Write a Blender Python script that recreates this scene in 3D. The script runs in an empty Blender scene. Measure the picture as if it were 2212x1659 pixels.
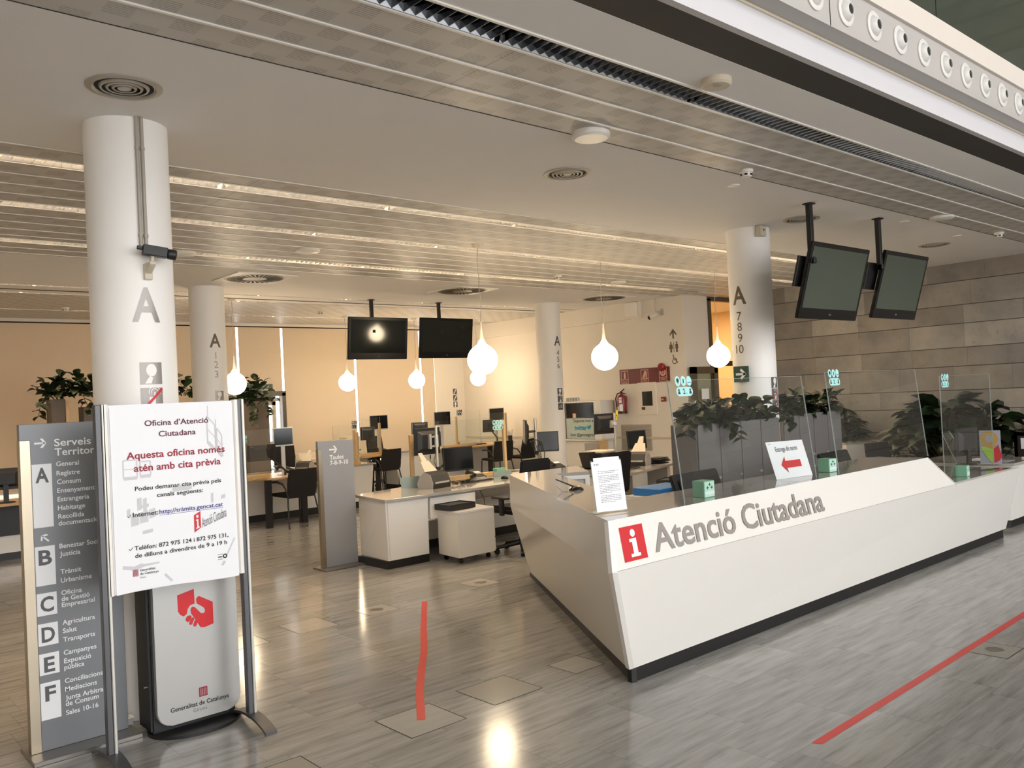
import bpy, bmesh, math, random
from mathutils import Vector, Matrix

SC = bpy.context.scene
COL = SC.collection
PI = math.pi
R = math.radians

# ------------------------------------------------------------------ camera, world, exposure
H_CAM = 1.7
cam_d = bpy.data.cameras.new('camera')
cam_d.sensor_width = 36.0
cam_d.lens = 1850.0 / 2212.0 * 36.0
cam_d.clip_start = 0.05
cam_o = bpy.data.objects.new('camera', cam_d)
COL.objects.link(cam_o)
cam_o.matrix_world = Matrix(((0.747535, 0.025991, -0.663714, 0.0),
                             (-0.662437, -0.044044, -0.747822, 0.0),
                             (-0.048669, 0.998691, -0.015707, H_CAM),
                             (0, 0, 0, 1)))
SC.camera = cam_o
SC.view_settings.view_transform = 'Standard'
SC.view_settings.look = 'None'
SC.view_settings.gamma = 1.0
SC.view_settings.use_curve_mapping = False
SC.view_settings.exposure = 1.18
SC.cycles.max_bounces = 10
SC.cycles.transparent_max_bounces = 12
SC.cycles.sample_clamp_indirect = 6.0
SC.cycles.caustics_reflective = False
SC.cycles.caustics_refractive = False

SKY = (0.985, 0.985, 1.0)
SKY_STRENGTH = 2.3
WARM = (1.0, 0.76, 0.50)
TUBE_STRENGTH = 52.0
GLOBE_STRENGTH = 14.0
w = bpy.data.worlds.new('daylight')
SC.world = w
w.use_nodes = True
nt = w.node_tree
bg = nt.nodes['Background']
bg.inputs['Color'].default_value = (*SKY, 1)
bg.inputs['Strength'].default_value = SKY_STRENGTH

# sunlight added on the unseen floor behind the camera; its bounce brightens the ceiling
sun = bpy.data.lights.new('sun', 'SUN'); sun.energy = 5.0; sun.angle = R(1.0); sun.color = (1.0, 0.95, 0.88)
bounce_sun_o = bpy.data.objects.new('sun', sun); COL.objects.link(bounce_sun_o)
bounce_sun_o.rotation_euler = Vector((0.18, 0.62, -0.80)).to_track_quat('-Z', 'Y').to_euler()

# ------------------------------------------------------------------ helpers
MW = {}
def lin(c):
    c = c / 255.0
    return c / 12.92 if c <= 0.04045 else ((c + 0.055) / 1.055) ** 2.4
def rgb(r, g, b):
    return (lin(r), lin(g), lin(b))

def T(name, label, cat, loc=(0, 0, 0), rz=0.0, group=None):
    o = bpy.data.objects.new(name, None)
    o.empty_display_size = 0.1
    COL.objects.link(o)
    o.location = loc
    o.rotation_euler = (0, 0, rz)
    o['label'] = label
    o['category'] = cat
    if group: o['group'] = group
    MW[o.name] = Matrix.Translation(Vector(loc)) @ Matrix.Rotation(rz, 4, 'Z')
    return o

def tag(o, label, cat, group=None, kind=None):
    o['label'] = label
    o['category'] = cat
    if group: o['group'] = group
    if kind: o['kind'] = kind
    return o

class MB:
    def __init__(s):
        s.bm = bmesh.new()
    def raw(s, vs, fs, M=None):
        b = [s.bm.verts.new((M @ Vector(v)) if M else Vector(v)) for v in vs]
        for f in fs:
            try: s.bm.faces.new([b[i] for i in f])
            except ValueError: pass
        return s
    def hexa(s, p, M=None):
        # p: 4 bottom then 4 top
        return s.raw(p, [(3, 2, 1, 0), (4, 5, 6, 7), (0, 1, 5, 4), (1, 2, 6, 5), (2, 3, 7, 6), (3, 0, 4, 7)], M)
    def box(s, x0, x1, y0, y1, z0, z1, M=None):
        return s.hexa([(x0, y0, z0), (x1, y0, z0), (x1, y1, z0), (x0, y1, z0),
                       (x0, y0, z1), (x1, y0, z1), (x1, y1, z1), (x0, y1, z1)], M)
    def prism(s, poly, z0, z1, M=None):
        n = len(poly)
        vs = [(x, y, z0) for x, y in poly] + [(x, y, z1) for x, y in poly]
        fs = [tuple(range(n))[::-1], tuple(range(n, 2 * n))] + [(i, (i + 1) % n, n + (i + 1) % n, n + i) for i in range(n)]
        return s.raw(vs, fs, M)
    def slab(s, pts, t):
        # planar polygon extruded by t against its normal
        p = [Vector(q) for q in pts]
        nrm = (p[1] - p[0]).cross(p[2] - p[0]).normalized()
        n = len(p)
        vs = p + [q - nrm * t for q in p]
        fs = [tuple(range(n)), tuple(range(n, 2 * n))[::-1]] + [(i, n + i, n + (i + 1) % n, (i + 1) % n) for i in range(n)]
        return s.raw(vs, fs)
    def flat(s, poly, fr):
        return s.raw([fr(x, z) for x, z in poly], [tuple(range(len(poly)))])
    def disc(s, cx, cz, rx, rz, fr, n=20, a0=0):
        return s.flat([(cx + rx * math.cos(a0 + 2 * PI * i / n), cz + rz * math.sin(a0 + 2 * PI * i / n)) for i in range(n)], fr)
    def ring(s, cx, cz, r0, r1, fr, n=24, a0=0.0, a1=2 * PI):
        vs = []
        for i in range(n + 1):
            a = a0 + (a1 - a0) * i / n
            vs += [fr(cx + r0 * math.cos(a), cz + r0 * math.sin(a)), fr(cx + r1 * math.cos(a), cz + r1 * math.sin(a))]
        return s.raw(vs, [(2 * i, 2 * i + 1, 2 * i + 3, 2 * i + 2) for i in range(n)])
    def bar(s, x0, z0, x1, z1, t, fr):
        d = Vector((x1 - x0, z1 - z0)); d.normalize()
        nx, nz = -d.y * t / 2, d.x * t / 2
        return s.flat([(x0 + nx, z0 + nz), (x0 - nx, z0 - nz), (x1 - nx, z1 - nz), (x1 + nx, z1 + nz)], fr)
    def tube(s, pts, r, n=8, M=None):
        pts = [Vector(p) for p in pts]
        rs = r if isinstance(r, (list, tuple)) else [r] * len(pts)
        up = None
        rings = []
        for i, p in enumerate(pts):
            a = pts[max(0, i - 1)]; b = pts[min(len(pts) - 1, i + 1)]
            d = (b - a)
            d = d.normalized() if d.length > 1e-9 else Vector((0, 0, 1))
            if up is None:
                up = Vector((0, 0, 1)) if abs(d.z) < 0.9 else Vector((1, 0, 0))
            x = d.cross(up)
            if x.length < 1e-6: x = d.orthogonal()
            x.normalize()
            y = d.cross(x).normalized()
            up = -y if y.dot(up) < 0 else y
            rings.append([p + (x * math.cos(2 * PI * k / n) + y * math.sin(2 * PI * k / n)) * rs[i] for k in range(n)])
        vs = [v for rg in rings for v in rg]
        fs = []
        for i in range(len(pts) - 1):
            for k in range(n):
                fs.append((i * n + k, i * n + (k + 1) % n, (i + 1) * n + (k + 1) % n, (i + 1) * n + k))
        fs.append(tuple(range(n))[::-1])
        fs.append(tuple(range((len(pts) - 1) * n, len(pts) * n)))
        return s.raw(vs, fs, M)
    def lathe(s, prof, c=(0, 0, 0), n=24, M=None, a0=0.0):
        vs, fs = [], []
        m = len(prof)
        for k in range(n):
            a = a0 + 2 * PI * k / n
            for r, z in prof:
                vs.append((c[0] + r * math.cos(a), c[1] + r * math.sin(a), c[2] + z))
        for k in range(n):
            for i in range(m - 1):
                fs.append((k * m + i, ((k + 1) % n) * m + i, ((k + 1) % n) * m + i + 1, k * m + i + 1))
        s.raw(vs, fs, M)
        bmesh.ops.remove_doubles(s.bm, verts=s.bm.verts[:], dist=1e-6)
        return s
    def text(s, lines, fr):
        # lines: (string, x, z, cap height, width or None, bold, align)
        for L in lines:
            st, x, z, h = L[:4]
            wd = L[4] if len(L) > 4 else None
            bold = L[5] if len(L) > 5 else 0.0
            al = L[6] if len(L) > 6 else 'l'
            vs, fs, tw = glyphs(st, bold)
            k = h / 0.682
            kx = k if not wd else wd / max(tw, 1e-6)
            off = 0 if al == 'l' else (-tw * kx / 2 if al == 'c' else -tw * kx)
            s.raw([fr(x + off + vx * kx, z + vy * k) for vx, vy in vs], fs)
        return s
    def cut(s, co, no):
        bmesh.ops.bisect_plane(s.bm, geom=s.bm.verts[:] + s.bm.edges[:] + s.bm.faces[:], dist=1e-6, plane_co=co, plane_no=no)
        return s
    def build(s, name, m, parent=None, bevel=0.0, smooth=False, seg=1, angle=35):
        bm = s.bm
        if bevel > 0:
            bmesh.ops.bevel(bm, geom=bm.edges[:], offset=bevel, segments=seg, affect='EDGES', clamp_overlap=True)
        if parent is not None:
            bm.transform(MW[parent.name].inverted())
        bmesh.ops.recalc_face_normals(bm, faces=bm.faces[:]) if not getattr(s, 'keep', False) else None
        me = bpy.data.meshes.new(name)
        bm.to_mesh(me); bm.free()
        if smooth:
            me.shade_smooth()
            me.set_sharp_from_angle(angle=R(angle))
        me.materials.append(m)
        o = bpy.data.objects.new(name, me)
        COL.objects.link(o)
        if parent is not None:
            o.parent = parent
            MW[o.name] = MW[parent.name]
        else:
            MW[o.name] = Matrix.Identity(4)
        return o

_gl = {}
def glyphs(st, bold):
    """filled flat outlines of a line of text, capital height 0.682; bold fattens the strokes"""
    key = (st, round(bold, 3))
    if key in _gl: return _gl[key]
    c = bpy.data.curves.new('tmp', 'FONT')
    c.body = st; c.size = 1; c.offset = bold; c.resolution_u = 3
    o = bpy.data.objects.new('tmp', c); COL.objects.link(o)
    dg = bpy.context.evaluated_depsgraph_get(); dg.update()
    me = bpy.data.meshes.new_from_object(o.evaluated_get(dg), depsgraph=dg)
    xs = [v.co.x for v in me.vertices]
    x0 = min(xs); tw = max(xs) - x0
    r = ([(v.co.x - x0, v.co.y) for v in me.vertices], [tuple(p.vertices) for p in me.polygons], tw)
    bpy.data.objects.remove(o); bpy.data.curves.remove(c); bpy.data.meshes.remove(me)
    _gl[key] = r
    return r

def frame(o, r=(1, 0, 0), u=(0, 0, 1)):
    o, r, u = Vector(o), Vector(r), Vector(u)
    return lambda x, z: o + r * x + u * z
def cyl(cx, cy, rad, ang):
    # x runs to the viewer's right around the column, ang = outward direction of x = 0
    return lambda x, z: Vector((cx + rad * math.cos(ang + x / rad), cy + rad * math.sin(ang + x / rad), z))

def struct(name, mb, m, **k):
    o = mb.build(name, m, **k)
    o['kind'] = 'structure'
    return o

def dup(root, loc, rz, label, group=None, flip=False):
    r = root.copy(); COL.objects.link(r)
    r.location = loc; r.rotation_euler = (0, 0, rz)
    r['label'] = label
    if group: r['group'] = group
    elif 'group' in r: del r['group']
    for ch in list(root.children):
        c = ch.copy(); COL.objects.link(c); c.parent = r
        for g in ch.children:
            d = g.copy(); COL.objects.link(d); d.parent = c
    MW[r.name] = Matrix.Translation(Vector(loc)) @ Matrix.Rotation(rz, 4, 'Z')
    return r

# ------------------------------------------------------------------ materials
def newmat(name):
    m = bpy.data.materials.new(name)
    m.use_nodes = True
    t = m.node_tree
    return m, t, t.nodes['Principled BSDF']

def pm(name, col, rough=0.5, metal=0.0, spec=0.5, ns=6.0, na=0.06, bump=0.0, bs=200.0, coat=0.0, stretch=None):
    m, t, p = newmat(name)
    p.inputs['Roughness'].default_value = rough
    p.inputs['Metallic'].default_value = metal
    p.inputs['Specular IOR Level'].default_value = spec
    p.inputs['Coat Weight'].default_value = coat
    tc = t.nodes.new('ShaderNodeTexCoord')
    src = tc.outputs['Object']
    if stretch:
        mp = t.nodes.new('ShaderNodeMapping'); mp.inputs['Scale'].default_value = stretch
        t.links.new(src, mp.inputs['Vector']); src = mp.outputs['Vector']
    n = t.nodes.new('ShaderNodeTexNoise'); n.inputs['Scale'].default_value = ns; n.inputs['Detail'].default_value = 4
    t.links.new(src, n.inputs['Vector'])
    mx = t.nodes.new('ShaderNodeMix'); mx.data_type = 'RGBA'
    mx.inputs[6].default_value = (*[c * (1 - na) for c in col], 1)
    mx.inputs[7].default_value = (*[min(1, c * (1 + na)) for c in col], 1)
    t.links.new(n.outputs['Fac'], mx.inputs[0])
    t.links.new(mx.outputs[2], p.inputs['Base Color'])
    if bump > 0:
        n2 = t.nodes.new('ShaderNodeTexNoise'); n2.inputs['Scale'].default_value = bs
        t.links.new(src, n2.inputs['Vector'])
        b = t.nodes.new('ShaderNodeBump'); b.inputs['Strength'].default_value = bump; b.inputs['Distance'].default_value = 0.004
        t.links.new(n2.outputs['Fac'], b.inputs['Height']); t.links.new(b.outputs['Normal'], p.inputs['Normal'])
    return m

def emat(name, col, strength):
    m, t, p = newmat(name)
    p.inputs['Base Color'].default_value = (*[min(1, c) for c in col], 1)
    p.inputs['Emission Color'].default_value = (*col, 1)
    p.inputs['Emission Strength'].default_value = strength
    return m

class N:
    """small node-graph writer"""
    def __init__(s, t): s.t = t
    def m(s, op, a, b=None, c=None):
        n = s.t.nodes.new('ShaderNodeMath'); n.operation = op
        for i, v in enumerate((a, b, c)):
            if v is None: continue
            if isinstance(v, (int, float)): n.inputs[i].default_value = v
            else: s.t.links.new(v, n.inputs[i])
        return n.outputs[0]
    def comb(s, x, y, z=0.0):
        n = s.t.nodes.new('ShaderNodeCombineXYZ')
        for i, v in enumerate((x, y, z)):
            if isinstance(v, (int, float)): n.inputs[i].default_value = v
            else: s.t.links.new(v, n.inputs[i])
        return n.outputs[0]
    def xyz(s):
        tc = s.t.nodes.new('ShaderNodeTexCoord')
        n = s.t.nodes.new('ShaderNodeSeparateXYZ'); s.t.links.new(tc.outputs['Object'], n.inputs[0])
        return n.outputs[0], n.outputs[1], n.outputs[2], tc.outputs['Object']
    def white(s, v):
        n = s.t.nodes.new('ShaderNodeTexWhiteNoise'); n.noise_dimensions = '3D'
        s.t.links.new(v, n.inputs['Vector']); return n.outputs['Value']
    def noise(s, v, sc, det=4.0, rough=0.55):
        n = s.t.nodes.new('ShaderNodeTexNoise'); n.inputs['Scale'].default_value = sc
        n.inputs['Detail'].default_value = det; n.inputs['Roughness'].default_value = rough
        s.t.links.new(v, n.inputs['Vector']); return n.outputs['Fac']
    def map(s, v, sc):
        n = s.t.nodes.new('ShaderNodeMapping'); n.inputs['Scale'].default_value = sc
        s.t.links.new(v, n.inputs['Vector']); return n.outputs[0]
    def ramp(s, f, stops):
        n = s.t.nodes.new('ShaderNodeValToRGB')
        e = n.color_ramp.elements
        while len(e) < len(stops): e.new(0.5)
        for el, (p, c) in zip(e, stops):
            el.position = p; el.color = (*c, 1)
        s.t.links.new(f, n.inputs[0]); return n.outputs[0]
    def mix(s, f, a, b, blend='MIX'):
        n = s.t.nodes.new('ShaderNodeMix'); n.data_type = 'RGBA'; n.blend_type = blend
        for i, v in ((0, f), (6, a), (7, b)):
            if isinstance(v, (int, float)): n.inputs[i].default_value = v
            elif isinstance(v, tuple): n.inputs[i].default_value = (*v, 1)
            else: s.t.links.new(v, n.inputs[i])
        return n.outputs[2]
    def bump(s, h, st, dist, p):
        n = s.t.nodes.new('ShaderNodeBump'); n.inputs['Strength'].default_value = st; n.inputs['Distance'].default_value = dist
        s.t.links.new(h, n.inputs['Height']); s.t.links.new(n.outputs[0], p.inputs['Normal'])

def floor_mat():
    m, t, p = newmat('grey marble tiles')
    g = N(t); x, y, z, v = g.xyz()
    tw, th = 0.72, 0.36
    row = g.m('FLOOR', g.m('DIVIDE', y, th))
    sh = g.m('MULTIPLY', g.white(g.comb(row, 3.3, 1.7)), tw)
    xs = g.m('ADD', x, sh)
    colid = g.m('FLOOR', g.m('DIVIDE', xs, tw))
    rnd = g.white(g.comb(colid, row, 0.5))
    fx = g.m('FRACT', g.m('DIVIDE', xs, tw)); fy = g.m('FRACT', g.m('DIVIDE', y, th))
    ex = g.m('MULTIPLY', g.m('MINIMUM', fx, g.m('SUBTRACT', 1.0, fx)), tw)
    ey = g.m('MULTIPLY', g.m('MINIMUM', fy, g.m('SUBTRACT', 1.0, fy)), th)
    joint = g.m('LESS_THAN', g.m('MINIMUM', ex, ey), 0.0013)
    off = g.comb(g.m('MULTIPLY', rnd, 37.0), g.m('MULTIPLY', rnd, 19.0), rnd)
    va = t.nodes.new('ShaderNodeVectorMath'); va.operation = 'ADD'
    t.links.new(g.map(v, (0.9, 9.0, 1.0)), va.inputs[0]); t.links.new(off, va.inputs[1])
    st = g.noise(va.outputs[0], 2.2, 7.0, 0.62)
    vb = t.nodes.new('ShaderNodeVectorMath'); vb.operation = 'ADD'
    t.links.new(g.map(v, (4.0, 30.0, 1.0)), vb.inputs[0]); t.links.new(off, vb.inputs[1])
    fl = g.noise(vb.outputs[0], 1.4, 3.0, 0.5)
    base = g.ramp(st, [(0.25, rgb(110, 107, 104)), (0.45, rgb(146, 144, 140)), (0.62, rgb(161, 159, 156)), (0.8, rgb(180, 178, 175))])
    tint = g.ramp(rnd, [(0.0, (0.86, 0.86, 0.86)), (0.5, (0.95, 0.95, 0.94)), (1.0, (1.05, 1.04, 1.03))])
    c = g.mix(1.0, base, tint, 'MULTIPLY')
    fleck = g.m('GREATER_THAN', fl, 0.665)
    c = g.mix(g.m('MULTIPLY', fleck, 0.22), c, rgb(95, 92, 88))
    c = g.mix(g.m('MULTIPLY', joint, 0.6), c, rgb(85, 80, 75))
    t.links.new(c, p.inputs['Base Color'])
    rr = g.m('MULTIPLY_ADD', g.noise(v, 1.3, 3.0), 0.10, 0.10)
    t.links.new(rr, p.inputs['Roughness'])
    p.inputs['Specular IOR Level'].default_value = 0.5
    g.bump(g.noise(v, 3.0, 2.0), 0.03, 0.01, p)
    return m

def perf_mat():
    m, t, p = newmat('slotted ceiling panel')
    g = N(t); x, y, z, v = g.xyz()
    cw, chh = 0.14, 0.145
    ix = g.m('FLOOR', g.m('DIVIDE', x, cw)); iy = g.m('FLOOR', g.m('DIVIDE', y, chh))
    par = g.m('MODULO', g.m('ABSOLUTE', g.m('ADD', ix, iy)), 2.0)
    fx = g.m('FRACT', g.m('DIVIDE', x, cw)); fy = g.m('FRACT', g.m('DIVIDE', y, chh))
    inx = g.m('LESS_THAN', g.m('ABSOLUTE', g.m('SUBTRACT', fx, 0.5)), 0.42)
    iny = g.m('LESS_THAN', g.m('ABSOLUTE', g.m('SUBTRACT', fy, 0.5)), 0.40)
    slot = g.m('GREATER_THAN', g.m('SINE', g.m('MULTIPLY', y, 2 * PI / 0.0165)), 0.30)
    k = g.m('MULTIPLY', g.m('MULTIPLY', inx, iny), g.m('MULTIPLY', slot, par))
    # every 3.2 m a plain joint
    jx = g.m('LESS_THAN', g.m('ABSOLUTE', g.m('SUBTRACT', g.m('FRACT', g.m('DIVIDE', g.m('ADD', x, 0.45), 2.2)), 0.5)), 0.0011)
    c = g.mix(g.m('MULTIPLY', k, 0.42), rgb(200, 196, 190), rgb(64, 60, 55))
    c = g.mix(g.m('MULTIPLY', jx, 0.7), c, rgb(70, 66, 60))
    t.links.new(c, p.inputs['Base Color'])
    p.inputs['Roughness'].default_value = 0.45
    return m

def stone_mat():
    m, t, p = newmat('sandstone slabs')
    g = N(t); x, y, z, v = g.xyz()
    P, hA, z0 = 0.642, 0.36, 0.2
    zz = g.m('DIVIDE', g.m('SUBTRACT', z, z0), P)
    k = g.m('FLOOR', zz); fz = g.m('MULTIPLY', g.m('FRACT', zz), P)
    up = g.m('GREATER_THAN', fz, hA)
    row = g.m('ADD', g.m('MULTIPLY', k, 2.0), up)
    ys = g.m('ADD', y, g.m('MULTIPLY', g.white(g.comb(row, 7.1, 2.2)), 1.2))
    L = 0.82
    cid = g.m('FLOOR', g.m('DIVIDE', ys, L))
    rnd = g.white(g.comb(cid, row, 4.0))
    fy = g.m('FRACT', g.m('DIVIDE', ys, L))
    ey = g.m('MULTIPLY', g.m('MINIMUM', fy, g.m('SUBTRACT', 1.0, fy)), L)
    e1 = g.m('MINIMUM', fz, g.m('SUBTRACT', P, fz))
    e2 = g.m('ABSOLUTE', g.m('SUBTRACT', fz, hA))
    jz = g.m('LESS_THAN', g.m('MINIMUM', e1, e2), 0.006)
    jy = g.m('MULTIPLY', g.m('LESS_THAN', ey, 0.002), 0.6)
    joint = g.m('MAXIMUM', jz, jy)
    off = g.comb(g.m('MULTIPLY', rnd, 31.0), g.m('MULTIPLY', rnd, 17.0), g.m('MULTIPLY', rnd, 5.0))
    va = t.nodes.new('ShaderNodeVectorMath'); va.operation = 'ADD'
    t.links.new(v, va.inputs[0]); t.links.new(off, va.inputs[1])
    n1 = g.noise(va.outputs[0], 2.0, 6.0, 0.6)
    n2 = g.noise(va.outputs[0], 14.0, 5.0, 0.65)
    a = g.ramp(rnd, [(0.0, rgb(128, 122, 115)), (0.35, rgb(138, 132, 125)), (0.6, rgb(145, 137, 126)), (0.85, rgb(152, 147, 140)), (1.0, rgb(166, 159, 149))])
    b = g.ramp(n1, [(0.3, (0.72, 0.72, 0.73)), (0.5, (0.95, 0.94, 0.92)), (0.72, (1.2, 1.16, 1.08))])
    c = g.mix(1.0, a, b, 'MULTIPLY')
    c = g.mix(g.m('MULTIPLY', g.m('GREATER_THAN', n2, 0.64), 0.25), c, rgb(86, 80, 72))
    c = g.mix(g.m('MULTIPLY', joint, 0.85), c, rgb(36, 31, 27))
    t.links.new(c, p.inputs['Base Color'])
    p.inputs['Roughness'].default_value = 0.62
    g.bump(n2, 0.15, 0.01, p)
    return m

def leaf_mat(name, c0, c1):
    m, t, p = newmat(name)
    g = N(t); x, y, z, v = g.xyz()
    c = g.ramp(g.noise(v, 9.0, 2.0), [(0.3, c0), (0.7, c1)])
    t.links.new(c, p.inputs['Base Color'])
    p.inputs['Roughness'].default_value = 0.4
    p.inputs['Transmission Weight'].default_value = 0.0
    return m

def glass_mat(name, tint=(0.97, 1.0, 0.99), refl=1.0):
    # thin clear sheet: mostly see-through, mirror reflection that grows at grazing angles
    m = bpy.data.materials.new(name); m.use_nodes = True
    t = m.node_tree
    for n in list(t.nodes): t.nodes.remove(n)
    out = t.nodes.new('ShaderNodeOutputMaterial')
    tr = t.nodes.new('ShaderNodeBsdfTransparent'); tr.inputs[0].default_value = (*tint, 1)
    gl = t.nodes.new('ShaderNodeBsdfGlossy'); gl.inputs['Roughness'].default_value = 0.0
    fr = t.nodes.new('ShaderNodeFresnel'); fr.inputs['IOR'].default_value = 1.5
    mu = t.nodes.new('ShaderNodeMath'); mu.operation = 'MULTIPLY'; mu.inputs[1].default_value = refl
    t.links.new(fr.outputs[0], mu.inputs[0])
    ge = t.nodes.new('ShaderNodeNewGeometry')
    fs = t.nodes.new('ShaderNodeMath'); fs.operation = 'SUBTRACT'; fs.inputs[0].default_value = 1.0
    t.links.new(ge.outputs['Backfacing'], fs.inputs[1])
    m2 = t.nodes.new('ShaderNodeMath'); m2.operation = 'MULTIPLY'
    t.links.new(mu.outputs[0], m2.inputs[0]); t.links.new(fs.outputs[0], m2.inputs[1]); mu = m2
    mx = t.nodes.new('ShaderNodeMixShader')
    t.links.new(mu.outputs[0], mx.inputs[0]); t.links.new(tr.outputs[0], mx.inputs[1]); t.links.new(gl.outputs[0], mx.inputs[2])
    t.links.new(mx.outputs[0], out.inputs[0])
    return m

def blind_mat():
    m = bpy.data.materials.new('cream roller fabric'); m.use_nodes = True
    t = m.node_tree
    p = t.nodes['Principled BSDF']
    g = N(t); x, y, z, v = g.xyz()
    wv = g.noise(g.map(v, (300.0, 300.0, 300.0)), 1.0, 1.0)
    c = g.ramp(wv, [(0.3, rgb(222, 208, 186)), (0.7, rgb(232, 219, 198))])
    t.links.new(c, p.inputs['Base Color']); p.inputs['Roughness'].default_value = 0.8
    tl = t.nodes.new('ShaderNodeBsdfTranslucent'); tl.inputs[0].default_value = (*rgb(238, 200, 150), 1)
    mx = t.nodes.new('ShaderNodeMixShader'); mx.inputs[0].default_value = 0.12
    out = t.nodes['Material Output']
    t.links.new(p.outputs[0], mx.inputs[1]); t.links.new(tl.outputs[0], mx.inputs[2]); t.links.new(mx.outputs[0], out.inputs[0])
    return m

M = {}
M['floor'] = floor_mat()
M['perf'] = perf_mat()
M['stone'] = stone_mat()
M['plaster'] = pm('white plaster', rgb(236, 234, 232), 0.85, na=0.02, ns=3)
M['cream'] = pm('cream wall paint', rgb(234, 227, 216), 0.75, na=0.02, ns=2)
M['white_trim'] = pm('white enamelled trim', rgb(240, 236, 228), 0.35, na=0.02)
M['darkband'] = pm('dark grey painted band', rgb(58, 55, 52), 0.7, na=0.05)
M['greymetal'] = pm('grey painted sheet', rgb(172, 168, 164), 0.45, na=0.03)
M['column'] = pm('white column paint', rgb(246, 243, 238), 0.5, na=0.015, ns=2)
M['laminate'] = pm('white laminate', rgb(236, 233, 227), 0.22, na=0.012, ns=3, coat=0.2)
M['worktop'] = pm('glossy grey-white worktop', rgb(172, 167, 162), 0.08, na=0.02, ns=4, coat=0.3)
M['black'] = pm('black plastic', rgb(26, 25, 25), 0.45, na=0.12)
M['blackgloss'] = pm('glossy black plastic', rgb(16, 16, 17), 0.2, na=0.1)
M['blackfabric'] = pm('black upholstery', rgb(24, 22, 21), 0.9, na=0.2, ns=60, bump=0.2, bs=500)
M['plinth'] = pm('black plinth', rgb(24, 23, 23), 0.4, na=0.15)
M['screen'] = pm('dark display glass', rgb(20, 21, 22), 0.12, na=0.1)
M['tvscreen'] = pm('display glass tinted by reflection', rgb(74, 81, 70), 0.10, na=0.08, ns=2)  # floor reflection on the tilted screens put into the base colour
M['tvscreen_dark'] = pm('dark green display glass', rgb(34, 36, 30), 0.07, na=0.1, ns=2)
M['chrome'] = pm('chrome', rgb(225, 225, 225), 0.12, 1.0)
M['alu'] = pm('brushed aluminium', rgb(140, 136, 130), 0.34, 0.8, na=0.06, ns=4, stretch=(40, 40, 1))
M['alu_paint'] = pm('satin silver profile', rgb(198, 195, 188), 0.4, 0.55, na=0.03)
M['steel_dark'] = pm('dark grey profile', rgb(92, 92, 94), 0.4, 0.6, na=0.05)
M['champagne'] = pm('champagne steel', rgb(172, 160, 140), 0.27, 0.95, na=0.08, ns=3)
M['sign_grey'] = pm('grey sign panel', rgb(122, 124, 127), 0.42, 0.25, na=0.03, ns=3)
M['sign_grey2'] = pm('light grey sign panel', rgb(146, 146, 148), 0.42, 0.25, na=0.03, ns=3)
M['white_vinyl'] = pm('white vinyl', rgb(232, 233, 234), 0.5, na=0.01)
M['grey_vinyl'] = pm('silver grey vinyl', rgb(150, 145, 140), 0.35, 0.3, na=0.03)
M['letter_grey'] = pm('grey lettering', rgb(150, 143, 138), 0.45, na=0.02)
M['dark_vinyl'] = pm('dark grey vinyl', rgb(88, 88, 90), 0.5, na=0.02)
M['brown_vinyl'] = pm('brown grey vinyl', rgb(110, 94, 76), 0.5, na=0.02)
M['red_vinyl'] = pm('red vinyl', rgb(205, 34, 40), 0.4, na=0.02)
M['red_tape'] = pm('red floor tape', rgb(206, 52, 44), 0.35, na=0.06, ns=12)
M['ink'] = pm('black ink', rgb(24, 24, 26), 0.6, na=0.02)
M['ink_grey'] = pm('grey ink', rgb(120, 120, 124), 0.6, na=0.02)
M['ink_red'] = pm('dark red ink', rgb(152, 26, 50), 0.6, na=0.02)
M['ink_maroon'] = pm('maroon ink', rgb(96, 30, 52), 0.6, na=0.02)
M['ink_blue'] = pm('blue ink', rgb(40, 44, 130), 0.6, na=0.02)
M['ink_pale'] = pm('pale grey ink', rgb(205, 203, 207), 0.6, na=0.02)
M['paper'] = pm('white paper', rgb(240, 240, 243), 0.6, na=0.01)
M['wood'] = pm('pale pine', rgb(206, 172, 122), 0.5, na=0.14, ns=3, stretch=(4, 4, 30))
M['woodtop'] = pm('beech tabletop', rgb(204, 168, 118), 0.28, na=0.08, ns=2, stretch=(2, 14, 2))
M['kiosk_silver'] = pm('silver kiosk front', rgb(178, 177, 174), 0.32, 0.35, na=0.02)
M['locker'] = pm('grey locker', rgb(112, 108, 106), 0.5, na=0.03)
M['partition'] = pm('dark taupe panel', rgb(104, 92, 80), 0.6, na=0.04)
M['leaf'] = leaf_mat('dark glossy leaf', rgb(12, 22, 9), rgb(34, 54, 20))
M['leaf2'] = leaf_mat('broad green leaf', rgb(16, 28, 14), rgb(40, 58, 30))
M['stem'] = pm('brown green stem', rgb(70, 62, 40), 0.7)
M['soil'] = pm('potting soil', rgb(40, 32, 26), 0.95, na=0.3, ns=40)
M['mint'] = pm('mint carton', rgb(130, 186, 158), 0.45, na=0.03)
M['mint_light'] = pm('pale mint print', rgb(188, 226, 208), 0.45, na=0.02)
M['teal_sticker'] = pm('pale teal sticker', rgb(170, 226, 226), 0.5, na=0.02)
M['sticker_dark'] = pm('dark green print', rgb(40, 62, 58), 0.5, na=0.02)
M['teal_card'] = pm('grey green card', rgb(132, 148, 144), 0.55, na=0.05, ns=20)
M['green_sign'] = pm('green sign', rgb(30, 66, 46), 0.45, na=0.03)
M['firered'] = pm('fire red paint', rgb(134, 20, 26), 0.3, na=0.05)
M['darkred'] = pm('dark red panel', rgb(104, 18, 18), 0.4, na=0.03)
M['pinkline'] = pm('pale pink print', rgb(226, 178, 160), 0.5, na=0.03)
M['glass'] = glass_mat('clear acrylic sheet', (0.985, 1.0, 0.995), 1.5)
M['doorglass'] = glass_mat('door glass', (0.82, 0.84, 0.78))
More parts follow.
